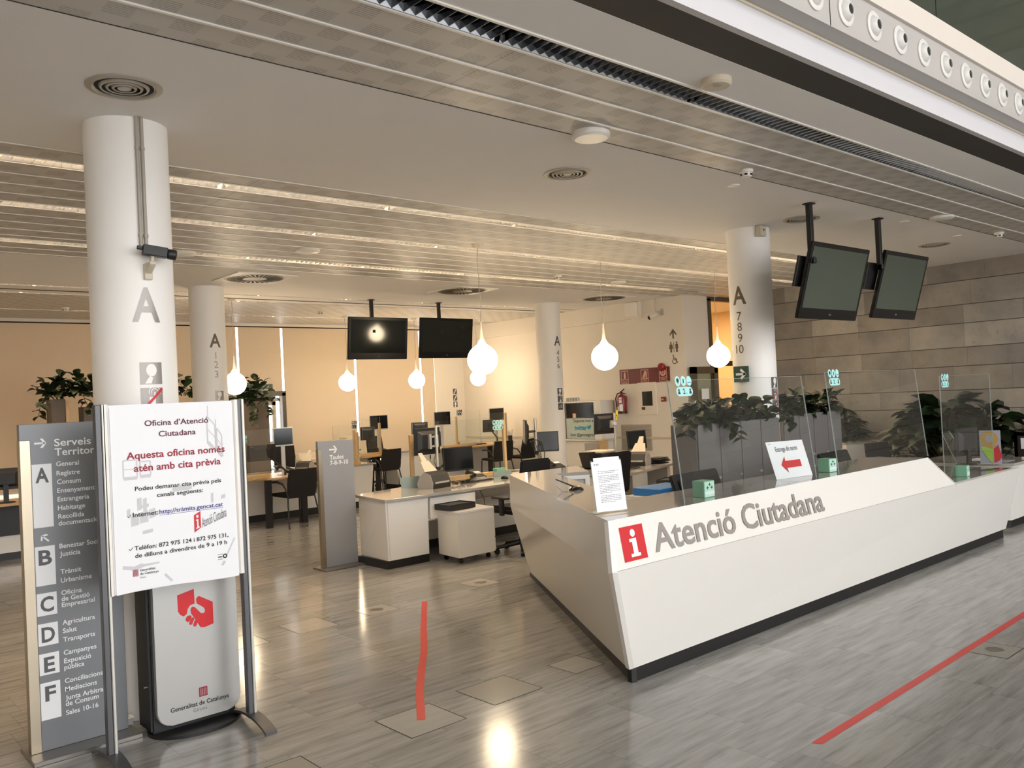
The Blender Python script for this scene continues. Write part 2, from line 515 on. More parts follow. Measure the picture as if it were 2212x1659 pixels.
M['balglass'] = pm('dark green glass', rgb(50, 58, 48), 0.08, na=0.08, ns=1.5)
M['edge'] = pm('acrylic edge', rgb(165, 174, 174), 0.2, na=0.02)
M['blind'] = blind_mat()
M['doorframe'] = pm('dark bronze frame', rgb(84, 76, 62), 0.45, na=0.05)
M['blue'] = pm('bright blue plastic', rgb(40, 120, 190), 0.4, na=0.05)
M['yellow'] = pm('yellow plastic', rgb(232, 196, 60), 0.5, na=0.05)
M['poster_teal'] = pm('pale teal poster', rgb(186, 202, 196), 0.5, na=0.12, ns=3)
M['twit'] = pm('bright blue print', rgb(40, 150, 190), 0.5, na=0.02)
M['ochre'] = pm('ochre print', rgb(176, 138, 62), 0.5, na=0.03)
M['lime'] = pm('lime print', rgb(150, 190, 60), 0.5, na=0.05)
M['crimson'] = pm('crimson print', rgb(180, 40, 44), 0.5, na=0.05)
M['paleblue'] = pm('pale blue print', rgb(150, 154, 166), 0.5, na=0.03)
M['louvre'] = pm('shaded louvre', rgb(150, 154, 160), 0.12, 1.0, na=0.04)  # unlit row: darker copy of the louvre metal, shade in its colour
M['louvre_lit'] = pm('lit louvre', rgb(228, 226, 222), 0.40, 1.0, na=0.03)  # lit rows: paler copy of the louvre metal, lamp glow in its colour
M['housing_off'] = pm('shaded reflector', rgb(70, 72, 76), 0.25, 0.9)  # unlit row: reflector darkened, its inner shade put into the colour
M['housing'] = pm('white reflector', rgb(222, 218, 210), 0.3, 0.6, na=0.03)
M['tube'] = emat('fluorescent tube', WARM, TUBE_STRENGTH)
M['tube_off'] = pm('unlit tube', rgb(225, 225, 225), 0.3)
M['globe'] = emat('glowing opal glass', (1.0, 0.80, 0.54), GLOBE_STRENGTH)
M['opal'] = pm('white opal neck', rgb(236, 226, 206), 0.25, na=0.02)
M['vent'] = pm('grey diffuser', rgb(176, 170, 158), 0.45, 0.3, na=0.04)
M['ventdark'] = pm('dark duct', rgb(26, 24, 22), 0.8)
M['beige_box'] = pm('beige plastic', rgb(206, 196, 176), 0.5, na=0.03)
M['conduit'] = pm('grey conduit', rgb(176, 168, 154), 0.5, 0.2, na=0.04)
M['orange_wall'] = pm('warm cream wall', rgb(228, 206, 170), 0.8, na=0.02)
M['fascia_white'] = pm('pale grey fascia paint', rgb(196, 194, 196), 0.6, na=0.02)
M['coping'] = pm('cream coping paint', rgb(204, 196, 186), 0.6, na=0.02)
M['facade'] = pm('pale render', rgb(190, 188, 182), 0.8, na=0.06, ns=1)
M['nozzle'] = pm('white nozzle', rgb(206, 204, 200), 0.35, na=0.02)
M['gap'] = pm('dark joint', rgb(40, 37, 34), 0.9)
M['hatch'] = pm('hatch marble', rgb(168, 165, 158), 0.16, na=0.14, ns=3, stretch=(1, 6, 1))
M['hatch2'] = pm('smooth hatch marble', rgb(152, 147, 138), 0.13, na=0.05, ns=2)

# ================================================================== the setting
ZC = 3.4
XL, XR_OFFICE, XS = -5.0, 12.6, 13.65      # left wall, office right wall, stone wall
YB, YF = 15.9, -10.0                       # back wall, atrium front

mb = MB(); mb.box(XL - 0.2, 17.0, YF - 0.2, 17.2, -0.12, 0.0)
struct('floor', mb, M['floor'])

def ceil_piece(y0, y1, m, x1=XR_OFFICE + 0.2, x0=XL, t=0.05):
    b = MB(); b.box(x0, x1, y0, y1, ZC, ZC + t)
    return struct('ceiling', b, m)
ROWS = [(2.955, 0.085, False), (6.21, 0.075, True), (7.51, 0.075, True), (9.03, 0.075, True), (11.99, 0.05, True), (12.70, 0.05, True), (14.6, 0.05, True)]
ceil_piece(2.52, 2.955 - 0.085, M['plaster'], 14.9)
ceil_piece(2.955 + 0.085, 3.86, M['perf'], 14.9)
ceil_piece(3.86, 5.86, M['plaster'], 14.9)
ceil_piece(5.86, 6.135, M['perf'], 14.9)
ceil_piece(6.285, 7.435, M['perf'], 14.9)
ceil_piece(7.585, 8.955, M['perf'], 14.9)
ceil_piece(9.105, 9.76, M['perf'], 14.9)
ceil_piece(9.76, 11.94, M['plaster'])
ceil_piece(12.04, 12.65, M['plaster'])
ceil_piece(12.75, 14.55, M['perf'])
ceil_piece(14.65, 16.1, M['perf'])
# slab above everything, keeps daylight out of the ceiling void
b = MB(); b.box(XL, 17.0, 2.3, 17.2, 3.56, 3.94)
struct('ceiling', b, M['plaster'])
# thin bright trims between the ceiling strips
TR_N = [0]
def trim(y, x0, x1, m=None, wd=0.012, dz=0.006):
    TR_N[0] += 1
    b = MB(); b.box(x0, x1, y - wd / 2, y + wd / 2, ZC - dz, ZC + 0.002)
    struct('trim_%d' % TR_N[0], b, m or M['white_trim'])
for y in (2.865, 3.045, 3.325, 3.61):
    trim(y, XL, 14.0, wd=0.016, dz=0.008)
trim(3.86, XL, 14.0, M['gap'], 0.006, 0.002)
for y in (5.87, 6.13, 6.29, 6.58, 6.87, 7.16, 7.43, 7.59, 7.88, 8.18, 8.49, 8.78, 8.95, 9.11, 9.4, 9.69):
    trim(y, XL, 13.6, wd=0.010)
trim(12.38, XL, 12.5, M['gap'], 0.05, 0.004)

# atrium edge of the slab: dark recess, bright fascia, grey soffit, nozzle band, white coping
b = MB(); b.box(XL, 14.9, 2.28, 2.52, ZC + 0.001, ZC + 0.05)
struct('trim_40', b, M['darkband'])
b = MB(); b.box(XL, 14.9, 2.26, 2.30, ZC, 3.535)
struct('trim_41', b, M['fascia_white'])
b = MB(); b.box(XL, 14.9, 2.25, 2.285, 3.535, 3.548)
struct('trim_42', b, M['beige_box'])
b = MB(); b.box(XL, 14.9, 2.15, 2.30, 3.548, 3.79)
struct('trim_43', b, M['greymetal'])
b = MB(); b.box(XL, 14.9, 2.13, 2.60, 3.79, 3.93)
struct('trim_44', b, M['coping'])
b = MB()
for x in (4.24, 8.1, 1.0): b.box(x - 0.002, x + 0.002, 2.1475, 2.2, 3.5505, 3.79)
struct('trim_45', b, M['gap'])

# walls
b = MB(); b.box(XS, 14.9, YF, 8.62, 0, 9.0)
struct('wall_right', b, M['stone'])
b = MB(); b.box(XL - 0.2, XL, YF, 16.2, 0, 9.0)
struct('wall_left', b, M['cream'])
b = MB(); b.box(XL, 15.0, YF - 0.2, YF, 0, 0.5)
for k in range(10): b.box(XL + k * 2.05, XL + k * 2.05 + .09, YF - .2, YF, .5, 9.0)
b.box(XL, 15.0, YF - .2, YF, 4.4, 4.6)
struct('wall_front', b, M['facade'])
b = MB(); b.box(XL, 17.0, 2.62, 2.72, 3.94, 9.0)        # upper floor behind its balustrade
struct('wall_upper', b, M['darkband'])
b = MB(); b.box(XL, 15.0, YF, 2.72, 9.0, 9.1)              # unseen roof added to cut light from above, leaving the open front
struct('ceiling', b, M['facade'])
# upper balustrade glass
for i in range(8):
    x0 = -4.0 + i * 2.0
    b = MB(); b.box(x0 + 0.006, x0 + 1.994, 2.30, 2.315, 3.93, 8.0)
    g = b.build('balustrade_pane', M['balglass']); tag(g, 'dark green glass pane of the upper floor balustrade above the air nozzles', 'glass pane', 'upper balustrade panes')
# office right wall, its bulkhead, the short return wall and the passage beyond
b = MB(); b.box(XR_OFFICE, XR_OFFICE + 0.2, 9.65, 16.1, 0, ZC)
struct('wall_office', b, M['cream'])
b = MB(); b.box(XR_OFFICE - 0.09, XR_OFFICE + 0.01, 10.42, 15.9, 3.08, ZC)
struct('trim_46', b, M['cream'])
b = MB(); b.box(XR_OFFICE, 13.36, 9.45, 9.65, 0, ZC)
struct('wall_return', b, M['cream'])
b = MB(); b.box(13.30, 13.36, 9.65, 12.6, 0, ZC); b.box(13.3, 16.6, 12.6, 12.7, 0, ZC); b.box(16.5, 16.6, 8.62, 12.6, 0, ZC); b.box(14.9, 16.6, 8.52, 8.62, 0, ZC)
struct('wall_passage', b, M['orange_wall'])
b = MB(); b.box(12.6, 16.6, 8.62, 12.7, ZC + 0.002, ZC + 0.05)
struct('ceiling', b, M['cream'])
# back wall: spandrel below, lintel above, blinds between
b = MB(); b.box(XL, 12.8, YB + 0.05, YB + 0.25, 0, 0.45); b.box(XL, 12.8, YB + 0.05, YB + 0.25, 3.32, ZC + 0.1); b.box(11.75, 12.8, YB + 0.05, YB + 0.25, 0.45, 3.32)
b.box(XL, -0.9, YB + 0.05, YB + 0.25, 0.45, 3.32)
struct('wall_back', b, M['cream'])
b = MB(); b.box(11.75, 12.6, YB, YB + 0.05, 0, 3.34)
struct('wall_back', b, M['cream'])
b = MB(); b.box(XL, 12.6, YB - 0.02, YB + 0.02, 3.325, 3.345)
struct('trim_47', b, M['gap'])
b = MB(); b.box(XL, 12.6, YB - 0.02, YB + 0.06, 3.345, ZC)
struct('trim_48', b, M['cream'])
# windows behind the blinds
wx = [-0.9, 5.75, 7.05, 7.98, 9.66, 11.36]
for i in range(len(wx)):
    xa = wx[i]; xb = wx[i + 1] if i + 1 < len(wx) else 11.75
    b = MB()
    for x in (xa, xb): b.box(x + 0.32, x + 0.36, YB + 0.12, YB + 0.18, 0.45, 3.32)
    b.box(xa + 0.05, xb + 0.05, YB + 0.12, YB + 0.18, 0.45, 0.52)
    struct('window_%d' % (i + 1), b, M['white_trim'])
names = ['very wide, behind the big left column', 'left of the narrow blind',
         'narrow, above the back door', 'wide, behind the left hanging screens', 'behind the right hanging screen', 'rightmost, next to the corner']
for i in range(len(wx)):
    xa = wx[i] + 0.024; xb = (wx[i + 1] if i + 1 < len(wx) else 11.76) - 0.024
    zb = 2.05 if i == 2 else 0.55
    r = T('roller_blind', 'cream roller blind drawn down over the back window, ' + names[i], 'blind', ((xa + xb) / 2, YB, 3.3), 0, 'roller blinds on the back windows')
    b = MB(); b.box(xa, xb, YB - 0.002, YB + 0.002, zb, 3.325); b.build('fabric', M['blind'], r)
    b = MB(); b.box(xa, xb, YB - 0.012, YB + 0.012, zb - 0.03, zb); b.build('bottom_bar', M['white_trim'], r)
# back door below the narrow blind: dark frame, bright pane
b = MB()
b.box(7.03, 7.10, YB - 0.05, YB + 0.1, 0, 2.02); b.box(7.92, 8.0, YB - 0.05, YB + 0.1, 0, 2.02); b.box(7.03, 8.0, YB - 0.05, YB + 0.1, 1.96, 2.05)
d1 = struct('door_1', b, M['doorframe'])
b = MB()
b.box(7.10, 7.18, YB, YB + 0.05, 0, 1.96); b.box(7.72, 7.8, YB, YB + 0.05, 0, 1.96); b.box(7.10, 7.8, YB, YB + 0.05, 1.78, 1.96); b.box(7.1, 7.8, YB, YB + 0.05, 0, 0.25); b.box(7.1, 7.8, YB, YB + 0.05, 1.0, 1.06)
b.build('door_leaf', M['beige_box'], d1)
b = MB(); b.box(7.18, 7.72, YB + 0.02, YB + 0.03, 0.25, 1.78); b.build('pane', M['glass'], d1)
b = MB(); b.tube([(7.86, YB - 0.07, 0.3), (7.86, YB - 0.07, 1.92)], 0.012); b.tube([(7.3, YB - 0.06, 1.88), (7.86, YB - 0.06, 1.88)], 0.03); b.build('blind_tube', M['alu_paint'], d1)
# glazed passage frame and its open glass door
b = MB()
b.box(13.33, 13.41, 9.42, 9.52, 0, 3.36); b.box(13.33, 14.9, 9.42, 9.52, 3.32, 3.4); b.box(13.38, 14.9, 9.42, 9.5, 2.10, 2.18)
d2 = struct('door_2', b, M['doorframe'])
b = MB()
for a in ((12.60, 12.75, 0, 2.09), (13.29, 13.40, 0, 2.09), (12.60, 13.40, 1.97, 2.09), (12.60, 13.40, 0, 0.12)):
    b.box(a[0], a[1], 9.33, 9.38, a[2], a[3])
d3 = struct('door_3', b, M['doorframe'])
b = MB(); b.box(12.75, 13.29, 9.35, 9.36, 0.12, 1.97); b.build('pane', M['doorglass'], d3)
b = MB(); b.box(12.88, 13.1, 9.344, 9.347, 1.50, 1.69); p = b.build('door_notice', M['paper'], d3)
b = MB(); b.tube([(13.33, 9.33, 0.95), (13.33, 9.27, 0.95), (13.33, 9.27, 1.2), (13.33, 9.33, 1.2)], 0.012); b.build('door_handle', M['chrome'], d3)
# skirting along the stone wall
b = MB(); b.box(XS - 0.02, XS, YF, 8.6, 0, 0.08); struct('baseboard_right', b, M['darkband'])
b = MB(); b.box(XR_OFFICE - 0.015, XR_OFFICE, 9.65, 15.9, 0.80, 0.84); struct('trim_49', b, M['beige_box'])
b = MB(); b.box(XR_OFFICE - 0.015, XR_OFFICE, 9.65, 15.9, 0.0, 0.09); struct('baseboard_office', b, M['plinth'])

# ------------------------------------------------------------------ linear louvre lights
ord_rows = ['front ceiling row at the atrium edge, unlit', 'first lit row behind the pale plaster band', 'second lit row behind the plaster band', 'third lit row, in front of the swirl vents',
            'fourth lit row, behind the swirl vents', 'fifth lit row, above the hanging screens', 'rearmost lit row by the blinds']
def louvre_mesh(hw, L, deep):
    b = MB()
    n = int(L / 0.062)
    for k in range(n):
        x = (k + 0.5) * L / n
        b.hexa([(x - 0.0012, -hw + 0.006, 0.002), (x + 0.0012, -hw + 0.006, 0.002), (x + 0.0012, hw - 0.006, 0.002), (x - 0.0012, hw - 0.006, 0.002),
                (x - 0.008, -hw + 0.006, deep), (x + 0.008, -hw + 0.006, deep), (x + 0.008, hw - 0.006, deep), (x - 0.008, hw - 0.006, deep)])
    for s in (-1, 1):
        b.hexa([(0.01, s * (hw - 0.006), 0.001), (L - 0.01, s * (hw - 0.006), 0.001), (L - 0.01, s * (hw - 0.003), 0.001), (0.01, s * (hw - 0.003), 0.001),
                (0.01, s * (hw - 0.022), deep), (L - 0.01, s * (hw - 0.022), deep), (L - 0.01, s * (hw - 0.019), deep), (0.01, s * (hw - 0.019), deep)])
    return b
SEG = 1.5
for ri, (yy, hw, lit) in enumerate(ROWS):
    x0, x1 = (-4.8, 13.6) if ri < 3 else (-4.8, 12.4)
    t_ = T('linear_light', 'long recessed louvre light line, ' + ord_rows[ri], 'ceiling light', ((x0 + x1) / 2, yy, ZC), 0, 'louvre light lines in the ceiling')
    b = MB()
    b.box(x0, x1, yy - hw, yy - hw + 0.003, ZC, ZC + 0.13); b.box(x0, x1, yy + hw - 0.003, yy + hw, ZC, ZC + 0.13); b.box(x0, x1, yy - hw, yy + hw, ZC + 0.127, ZC + 0.13)
    b.build('housing', M['housing'] if lit else M['housing_off'], t_)
    n = int((x1 - x0) / SEG)
    proto_l = proto_t = None
    for k in range(n):
        xa = x0 + k * SEG
        if proto_l is None:
            lb = louvre_mesh(hw, SEG - 0.012, 0.034)
            bmesh.ops.translate(lb.bm, vec=(xa + 0.006, yy, ZC), verts=lb.bm.verts[:])
            proto_l = lb.build('louvre', M['louvre_lit'] if lit else M['louvre'], t_)
            tb = MB(); tb.tube([(xa + 0.03, yy, ZC + 0.075), (xa + SEG - 0.03, yy, ZC + 0.075)], 0.013, 8)
            proto_t = tb.build('tube', M['tube'] if lit else M['tube_off'], t_, smooth=True)
        else:
            for pr in (proto_l, proto_t):
                c = pr.copy(); COL.objects.link(c); c.location.x += k * SEG

# ------------------------------------------------------------------ pendant globes
def globe_profile():
    pr = [(0.0, -0.167)]
    for i in range(1, 15):
        a = -PI / 2 + (PI / 2 + 0.80) * i / 14
        pr.append((0.167 * math.cos(a), 0.167 * math.sin(a)))
    return pr + [(0.087, 0.143), (0.060, 0.163), (0.040, 0.188), (0.028, 0.215)]
NECK = [(0.028, 0.215), (0.022, 0.25), (0.016, 0.30), (0.011, 0.36), (0.008, 0.42), (0.0, 0.425)]
def pendant(x, y, z, label, seed):
    r = T('pendant_globe', label, 'pendant lamp', (x, y, z), 0, 'glowing glass pendant globes')
    b = MB(); b.lathe(globe_profile(), (x, y, z), 28); b.build('globe', M['globe'], r, smooth=True)
    b = MB(); b.lathe(NECK, (x, y, z), 16); b.build('neck', M['opal'], r, smooth=True)
    rn = random.Random(seed); pts = []
    zt = ZC - 0.03; z0 = z + 0.47
    for i in range(13):
        f = i / 12
        s_ = math.sin(f * PI) * 0.028
        pts.append((x + s_ * math.sin(f * 11 + seed) * rn.uniform(0.5, 1), y + s_ * math.cos(f * 8 + seed), z0 + (zt - z0) * f))
    b = MB(); b.tube([(x, y, z + 0.41)] + pts, 0.004, 6); b.tube([(x, y, z + 0.42), (x, y, z + 0.49)], 0.006, 6); b.build('cord', M['conduit'], r, smooth=True)
    b = MB(); b.lathe([(0.0, -0.035), (0.045, -0.035), (0.062, -0.008), (0.066, 0.0), (0, 0)], (x, y, ZC - 0.001), 20); b.build('ceiling_cup', M['beige_box'], r, smooth=True)
    return r
pendant(6.02, 7.25, 2.13, 'largest of the glowing glass pendant globes, just right of the hanging screens', 1)
pendant(8.01, 7.25, 2.15, 'glowing glass pendant globe left of the red fire-equipment sign', 2)
pendant(10.44, 7.25, 2.155, 'glowing glass pendant globe beside the right-hand column', 3)
pendant(5.46, 12.45, 2.11, 'glowing glass pendant globe above the white notice stand', 4)
pendant(8.445, 14.2, 2.135, 'glowing glass pendant globe below the left of the two far hanging screens', 5)
pendant(10.04, 14.2, 2.14, 'glowing glass pendant globe below the right of the two far hanging screens', 6)
pendant(11.64, 14.2, 2.15, 'small glowing glass pendant globe peeking from behind the largest globe', 7)
# warm lamp of the passage beyond the glass door
pl = bpy.data.lights.new('passage_lamp', 'AREA'); pl.energy = 48; pl.color = (1.0, 0.66, 0.34); pl.size = 0.8
po = bpy.data.objects.new('passage_lamp', pl); COL.objects.link(po); po.location = (14.7, 11.0, 3.35)

# ------------------------------------------------------------------ ceiling fittings
def round_vent(x, y, label, r=0.185):
    o = T('round_air_vent', label, 'air vent', (x, y, ZC), 0, 'round ring air vents')
    b = MB(); b.lathe([(r, 0.0), (r, -0.006), (r - 0.03, -0.012), (r - 0.042, 0.004), (r - 0.042, 0.02)], (x, y, ZC), 32); b.build('flange', M['vent'], o, smooth=True)
    b = MB()
    for q in (0.115, 0.085, 0.056):
        b.lathe([(q + 0.016, 0.012), (q + 0.002, -0.012), (q - 0.008, -0.012), (q + 0.006, 0.014)], (x, y, ZC), 28)
    b.lathe([(0, -0.012), (0.032, -0.012), (0.04, 0.0), (0, 0.0)], (x, y, ZC), 20)
    b.build('ring_vanes', M['vent'], o, smooth=True)
    b = MB(); b.lathe([(0, -0.002), (r - 0.042, -0.002)], (x, y, ZC), 28); b.build('duct', M['ventdark'], o)
for x, l in ((1.48, 'ring-shaped air vent in the ceiling above the big left column'), (4.73, 'ring-shaped air vent in the middle of the plaster ceiling band'),
             (8.17, 'ring-shaped air vent behind the pole of the left tilted screen'), (11.44, 'ring-shaped air vent right of the right tilted screen')):
    round_vent(x, 4.57, l)
def swirl_vent(x, y, label):
    o = T('swirl_air_vent', label, 'air vent', (x, y, ZC), 0, 'swirl air vents on square plates')
    b = MB(); b.box(x - 0.40, x + 0.40, y - 0.40, y + 0.40, ZC - 0.012, ZC + 0.001); b.build('plate', M['white_trim'], o)
    b = MB(); b.lathe([(0, -0.016), (0.37, -0.016), (0.385, -0.012), (0.385, -0.008), (0, -0.008)], (x, y, ZC), 40); b.build('disc', M['vent'], o, smooth=True)
    b = MB()
    for k in range(32):
        a = 2 * PI * k / 32
        def P(r, da): return (x + r * math.cos(a + da), y + r * math.sin(a + da), ZC - 0.018)
        q = [P(0.15, 0.10), P(0.24, 0.02), P(0.35, 0.0), P(0.35, 0.09), P(0.24, 0.12), P(0.15, 0.22)]
        b.raw(q, [(0, 1, 4, 5), (1, 2, 3, 4)])
    b.build('swirl_slots', M['ventdark'], o)
swirl_vent(4.88, 10.38, 'swirl air vent on a square plate right of the left columns')
swirl_vent(8.3, 10.4, 'swirl air vent on a square plate behind the largest globe\'s cord')
swirl_vent(11.44, 10.3, 'swirl air vent on a square plate above the globe near the red sign')
def puck(name, x, y, r, h, label, cat, m='white_trim', group=None):
    o = T(name, label, cat, (x, y, ZC), 0, group)
    b = MB(); b.lathe([(0, -h), (r * 0.86, -h), (r, -h * 0.7), (r, 0), (0, 0)], (x, y, ZC), 26); b.build('body', M[m], o, smooth=True)
    return o
o = puck('ceiling_speaker', 4.13, 3.76, 0.125, 0.045, 'large white round ceiling unit on the slotted panel, upper middle', 'ceiling unit')
o = puck('ceiling_detector', 4.03, 2.72, 0.085, 0.04, 'cream round detector on the plaster near the dark band', 'detector', 'beige_box')
b = MB(); b.lathe([(0, -0.043), (0.025, -0.043), (0.025, -0.03)], (4.01, 2.70, ZC), 16); b.build('sensor_eye', M['vent'], o)
def smoke(x, y, label):
    o = T('smoke_detector', label, 'smoke detector', (x, y, ZC), 0)
    b = MB(); b.lathe([(0.055, 0), (0.055, -0.02), (0.045, -0.025)], (x, y, ZC), 20); b.build('base', M['white_trim'], o, smooth=True)
    b = MB(); b.lathe([(0.045, -0.025), (0.043, -0.055), (0.03, -0.06), (0, -0.06)], (x, y, ZC), 20); b.build('head', M['white_trim'], o, smooth=True)
    b = MB()
    for k in range(6):
        a = k * PI / 3
        b.box(-0.012, 0.012, 0.041, 0.046, -0.048, -0.034, Matrix.Translation((x, y, ZC)) @ Matrix.Rotation(a, 4, 'Z'))
    b.build('inlet', M['black'], o)
smoke(5.9, 3.75, 'white smoke detector at the plaster edge above the right-hand column')
smoke(11.28, 3.75, 'white smoke detector near the stone wall, right of the tilted screens')
smoke(3.6, 14.2, 'white smoke detector on the far left ceiling beside the big column')
smoke(7.6, 13.6, 'white smoke detector between the rear light lines left of the far screens')
smoke(8.6, 8.6, 'white smoke detector in the slotted ceiling between the two front globes')
puck('ceiling_speaker', 9.52, 3.71, 0.12, 0.03, 'white round ceiling unit above the right tilted screen', 'ceiling unit')
puck('ceiling_speaker', 4.53, 8.32, 0.13, 0.03, 'white round ceiling unit between the second and third lit rows', 'ceiling unit')
puck('ceiling_speaker', 3.44, 9.0, 0.13, 0.035, 'white round ceiling unit just right of the big left column', 'ceiling unit')
puck('ceiling_speaker', 10.0, 8.7, 0.12, 0.03, 'white round ceiling unit left of the right-hand column', 'ceiling unit')
puck('ceiling_plate', 6.25, 4.1, 0.05, 0.008, 'small round ceiling plate below the smoke detector by the right-hand column', 'ceiling plate')
puck('ceiling_plate', 9.4, 4.05, 0.05, 0.008, 'small round ceiling plate between the tilted screens\' poles and stone wall', 'ceiling plate')
puck('ceiling_plate', 11.0, 4.12, 0.05, 0.008, 'small round ceiling plate in front of the right ring vent', 'ceiling plate')
# air nozzles in the slab edge
ords = ['first from the left', 'second from the left', 'third from the left', 'fourth from the left', 'fifth from the left', 'sixth from the left', 'fourth from the right', 'third from the right', 'second from the right', 'rightmost']
for k in range(10):
    x = 4.085 + 0.3235 * k; z = 3.67; y = 2.15
    o = T('air_nozzle', 'white round air nozzle in the slab edge, ' + ords[k] + ' of the row', 'air nozzle', (x, y, z), 0, 'round air nozzles in the slab edge')
    MM = Matrix.Translation((x, y, z)) @ Matrix.Rotation(PI / 2, 4, 'X')
    b = MB(); b.lathe([(0.083, 0.0), (0.083, 0.008), (0.078, 0.011), (0.058, 0.010), (0.056, 0.004)], (0, 0, 0), 32, MM); b.build('flange', M['nozzle'], o, smooth=True)
    b = MB(); b.lathe([(0.056, 0.004), (0.052, 0.014), (0.040, 0.030), (0.032, 0.036), (0.028, 0.036), (0.027, 0.01)], (0, 0, 0), 28, MM); b.build('cone', M['nozzle'], o, smooth=True)
    b = MB(); b.lathe([(0.0, 0.030), (0.0275, 0.030)], (0, 0, 0), 24, MM); b.build('mouth', M['ventdark'], o)

# ================================================================== columns
def column(x, y, label):
    o = T('column', label, 'column', (x, y, 0))
    b = MB(); b.lathe([(0.0, 0.0), (0.23, 0.0), (0.23, ZC)], (x, y, 0), 64)
    b.build('shaft', M['column'], o, smooth=True)
    return o
def on_column(o, x, y, ang, name, m, fn, r=0.2325):
    b = MB(); fr = cyl(x, y, r, ang)
    # write flat at r, then wrap: cut into narrow strips first so that it follows the curve
    flat = lambda u, z: Vector((u, 0, z))
    fn(b, flat)
    k = -0.2
    while k < 0.2:
        b.cut((k, 0, 0), (1, 0, 0)); k += 0.008
    for v in b.bm.verts:
        v.co = cyl(x, y, r - v.co.y, ang)(v.co.x, v.co.z)
    b.keep = True
    return b.build(name, m, o)
AY = -PI / 2      # faces the entrance (towards -Y)
AX = PI           # faces -X
def picto_squares(o, x, y, ang, u0, z0, s, pitch, red, dark='grey_vinyl'):
    """three square pictograms: a drinking figure, no phone, no smoking"""
    def sq(b, f):
        for k in range(3):
            z = z0 - k * pitch
            b.flat([(u0, z - s), (u0 + s, z - s), (u0 + s, z), (u0, z)], f)
    on_column(o, x, y, ang, 'pictogram_plates', M[dark], sq)
    def wh(b, f):
        z = z0
        b.disc(u0 + s * 0.5, z - s * 0.36, s * 0.24, s * 0.29, f, 18)
        b.flat([(u0 + s * 0.2, z - s * 0.97), (u0 + s * 0.48, z - s * 0.97), (u0 + s * 0.56, z - s * 0.7), (u0 + s * 0.42, z - s * 0.62), (u0 + s * 0.3, z - s * 0.78)], f)
        z = z0 - pitch
        b.flat([(u0 + s * .36, z - s * .95), (u0 + s * .64, z - s * .95), (u0 + s * .64, z - s * .42), (u0 + s * .36, z - s * .42)], f)
        b.flat([(u0 + s * .58, z - s * .42), (u0 + s * .64, z - s * .42), (u0 + s * .64, z - s * .2), (u0 + s * .58, z - s * .2)], f)
        for q in (0.14, 0.24): b.ring(u0 + s * .61, z - s * .2, s * q, s * (q + 0.035), f, 16, -0.3, PI + 0.3)
        z = z0 - 2 * pitch
        b.flat([(u0 + s * .2, z - s * .65), (u0 + s * .8, z - s * .65), (u0 + s * .8, z - s * .52), (u0 + s * .2, z - s * .52)], f)
        b.disc(u0 + s * .6, z - s * .35, s * .12, s * .1, f, 12)
    on_column(o, x, y, ang, 'pictogram_figures', M['column'], wh, 0.2335)
    if red:
        def rd(b, f):
            for k in (1, 2):
                z = z0 - k * pitch
                b.bar(u0 + s * .1, z - s * .95, u0 + s * .97, z - s * .05, s * .12, f)
        on_column(o, x, y, ang, 'red_slash', M['red_vinyl'] if red == 1 else M['brown_vinyl'], rd, 0.2345)

CA = (1.69, 5.23)
c = column(*CA, 'big white round column behind the white notice stand, marked with a pale letter')
on_column(c, *CA, AY, 'letter', M['grey_vinyl'], lambda b, f: b.text([('A', 0.0, 2.235, 0.185, 0.155, 0.02, 'c')], f))
picto_squares(c, *CA, AY, -0.05, 2.0, 0.125, 0.145, 1)
CR = (8.19, 5.23)
c = column(*CR, 'white round column on the right, lettered over a column of numbers')
on_column(c, *CR, AX, 'letter', M['brown_vinyl'], lambda b, f: b.text([('A', 0.0, 2.585, 0.185, 0.165, 0.02, 'c')], f))
on_column(c, *CR, AX, 'numbers', M['brown_vinyl'], lambda b, f: b.text([('7', -0.01, 2.41, 0.09, None, 0, 'c'), ('8', -0.01, 2.295, 0.09, None, 0, 'c'), ('9', -0.01, 2.175, 0.09, None, 0, 'c'), ('10', -0.025, 2.055, 0.09, None, 0, 'c')], f))
picto_squares(c, *CR, AY, -0.05, 1.785, 0.12, 0.125, 1, 'dark_vinyl')
CM = (4.67, 11.45)
c = column(*CM, 'slim-looking white column behind the big left column, with a letter and faint numbers')
on_column(c, *CM, AY, 'letter', M['brown_vinyl'], lambda b, f: b.text([('A', 0.0, 2.57, 0.175, 0.155, 0.02, 'c')], f))
on_column(c, *CM, AY, 'numbers', M['grey_vinyl'], lambda b, f: b.text([('1', 0.0, 2.41, 0.09, None, 0, 'c'), ('2', 0.0, 2.29, 0.09, None, 0, 'c'), ('3', 0.0, 2.16, 0.09, None, 0, 'c')], f))
picto_squares(c, *CM, AY, -0.03, 1.98, 0.125, 0.14, 0)
CN = (11.02, 11.34)
c = column(*CN, 'white round column near the corner niche, with a letter over three numbers')
on_column(c, *CN, AY, 'letter', M['dark_vinyl'], lambda b, f: b.text([('A', -0.005, 2.61, 0.165, 0.15, 0.02, 'c')], f))
on_column(c, *CN, AY, 'numbers', M['dark_vinyl'], lambda b, f: b.text([('4', -0.005, 2.43, 0.09, None, 0, 'c'), ('5', -0.005, 2.31, 0.09, None, 0, 'c'), ('6', -0.005, 2.19, 0.09, None, 0, 'c')], f))
picto_squares(c, *CN, AY, -0.06, 1.83, 0.125, 0.137, 2, 'dark_vinyl')
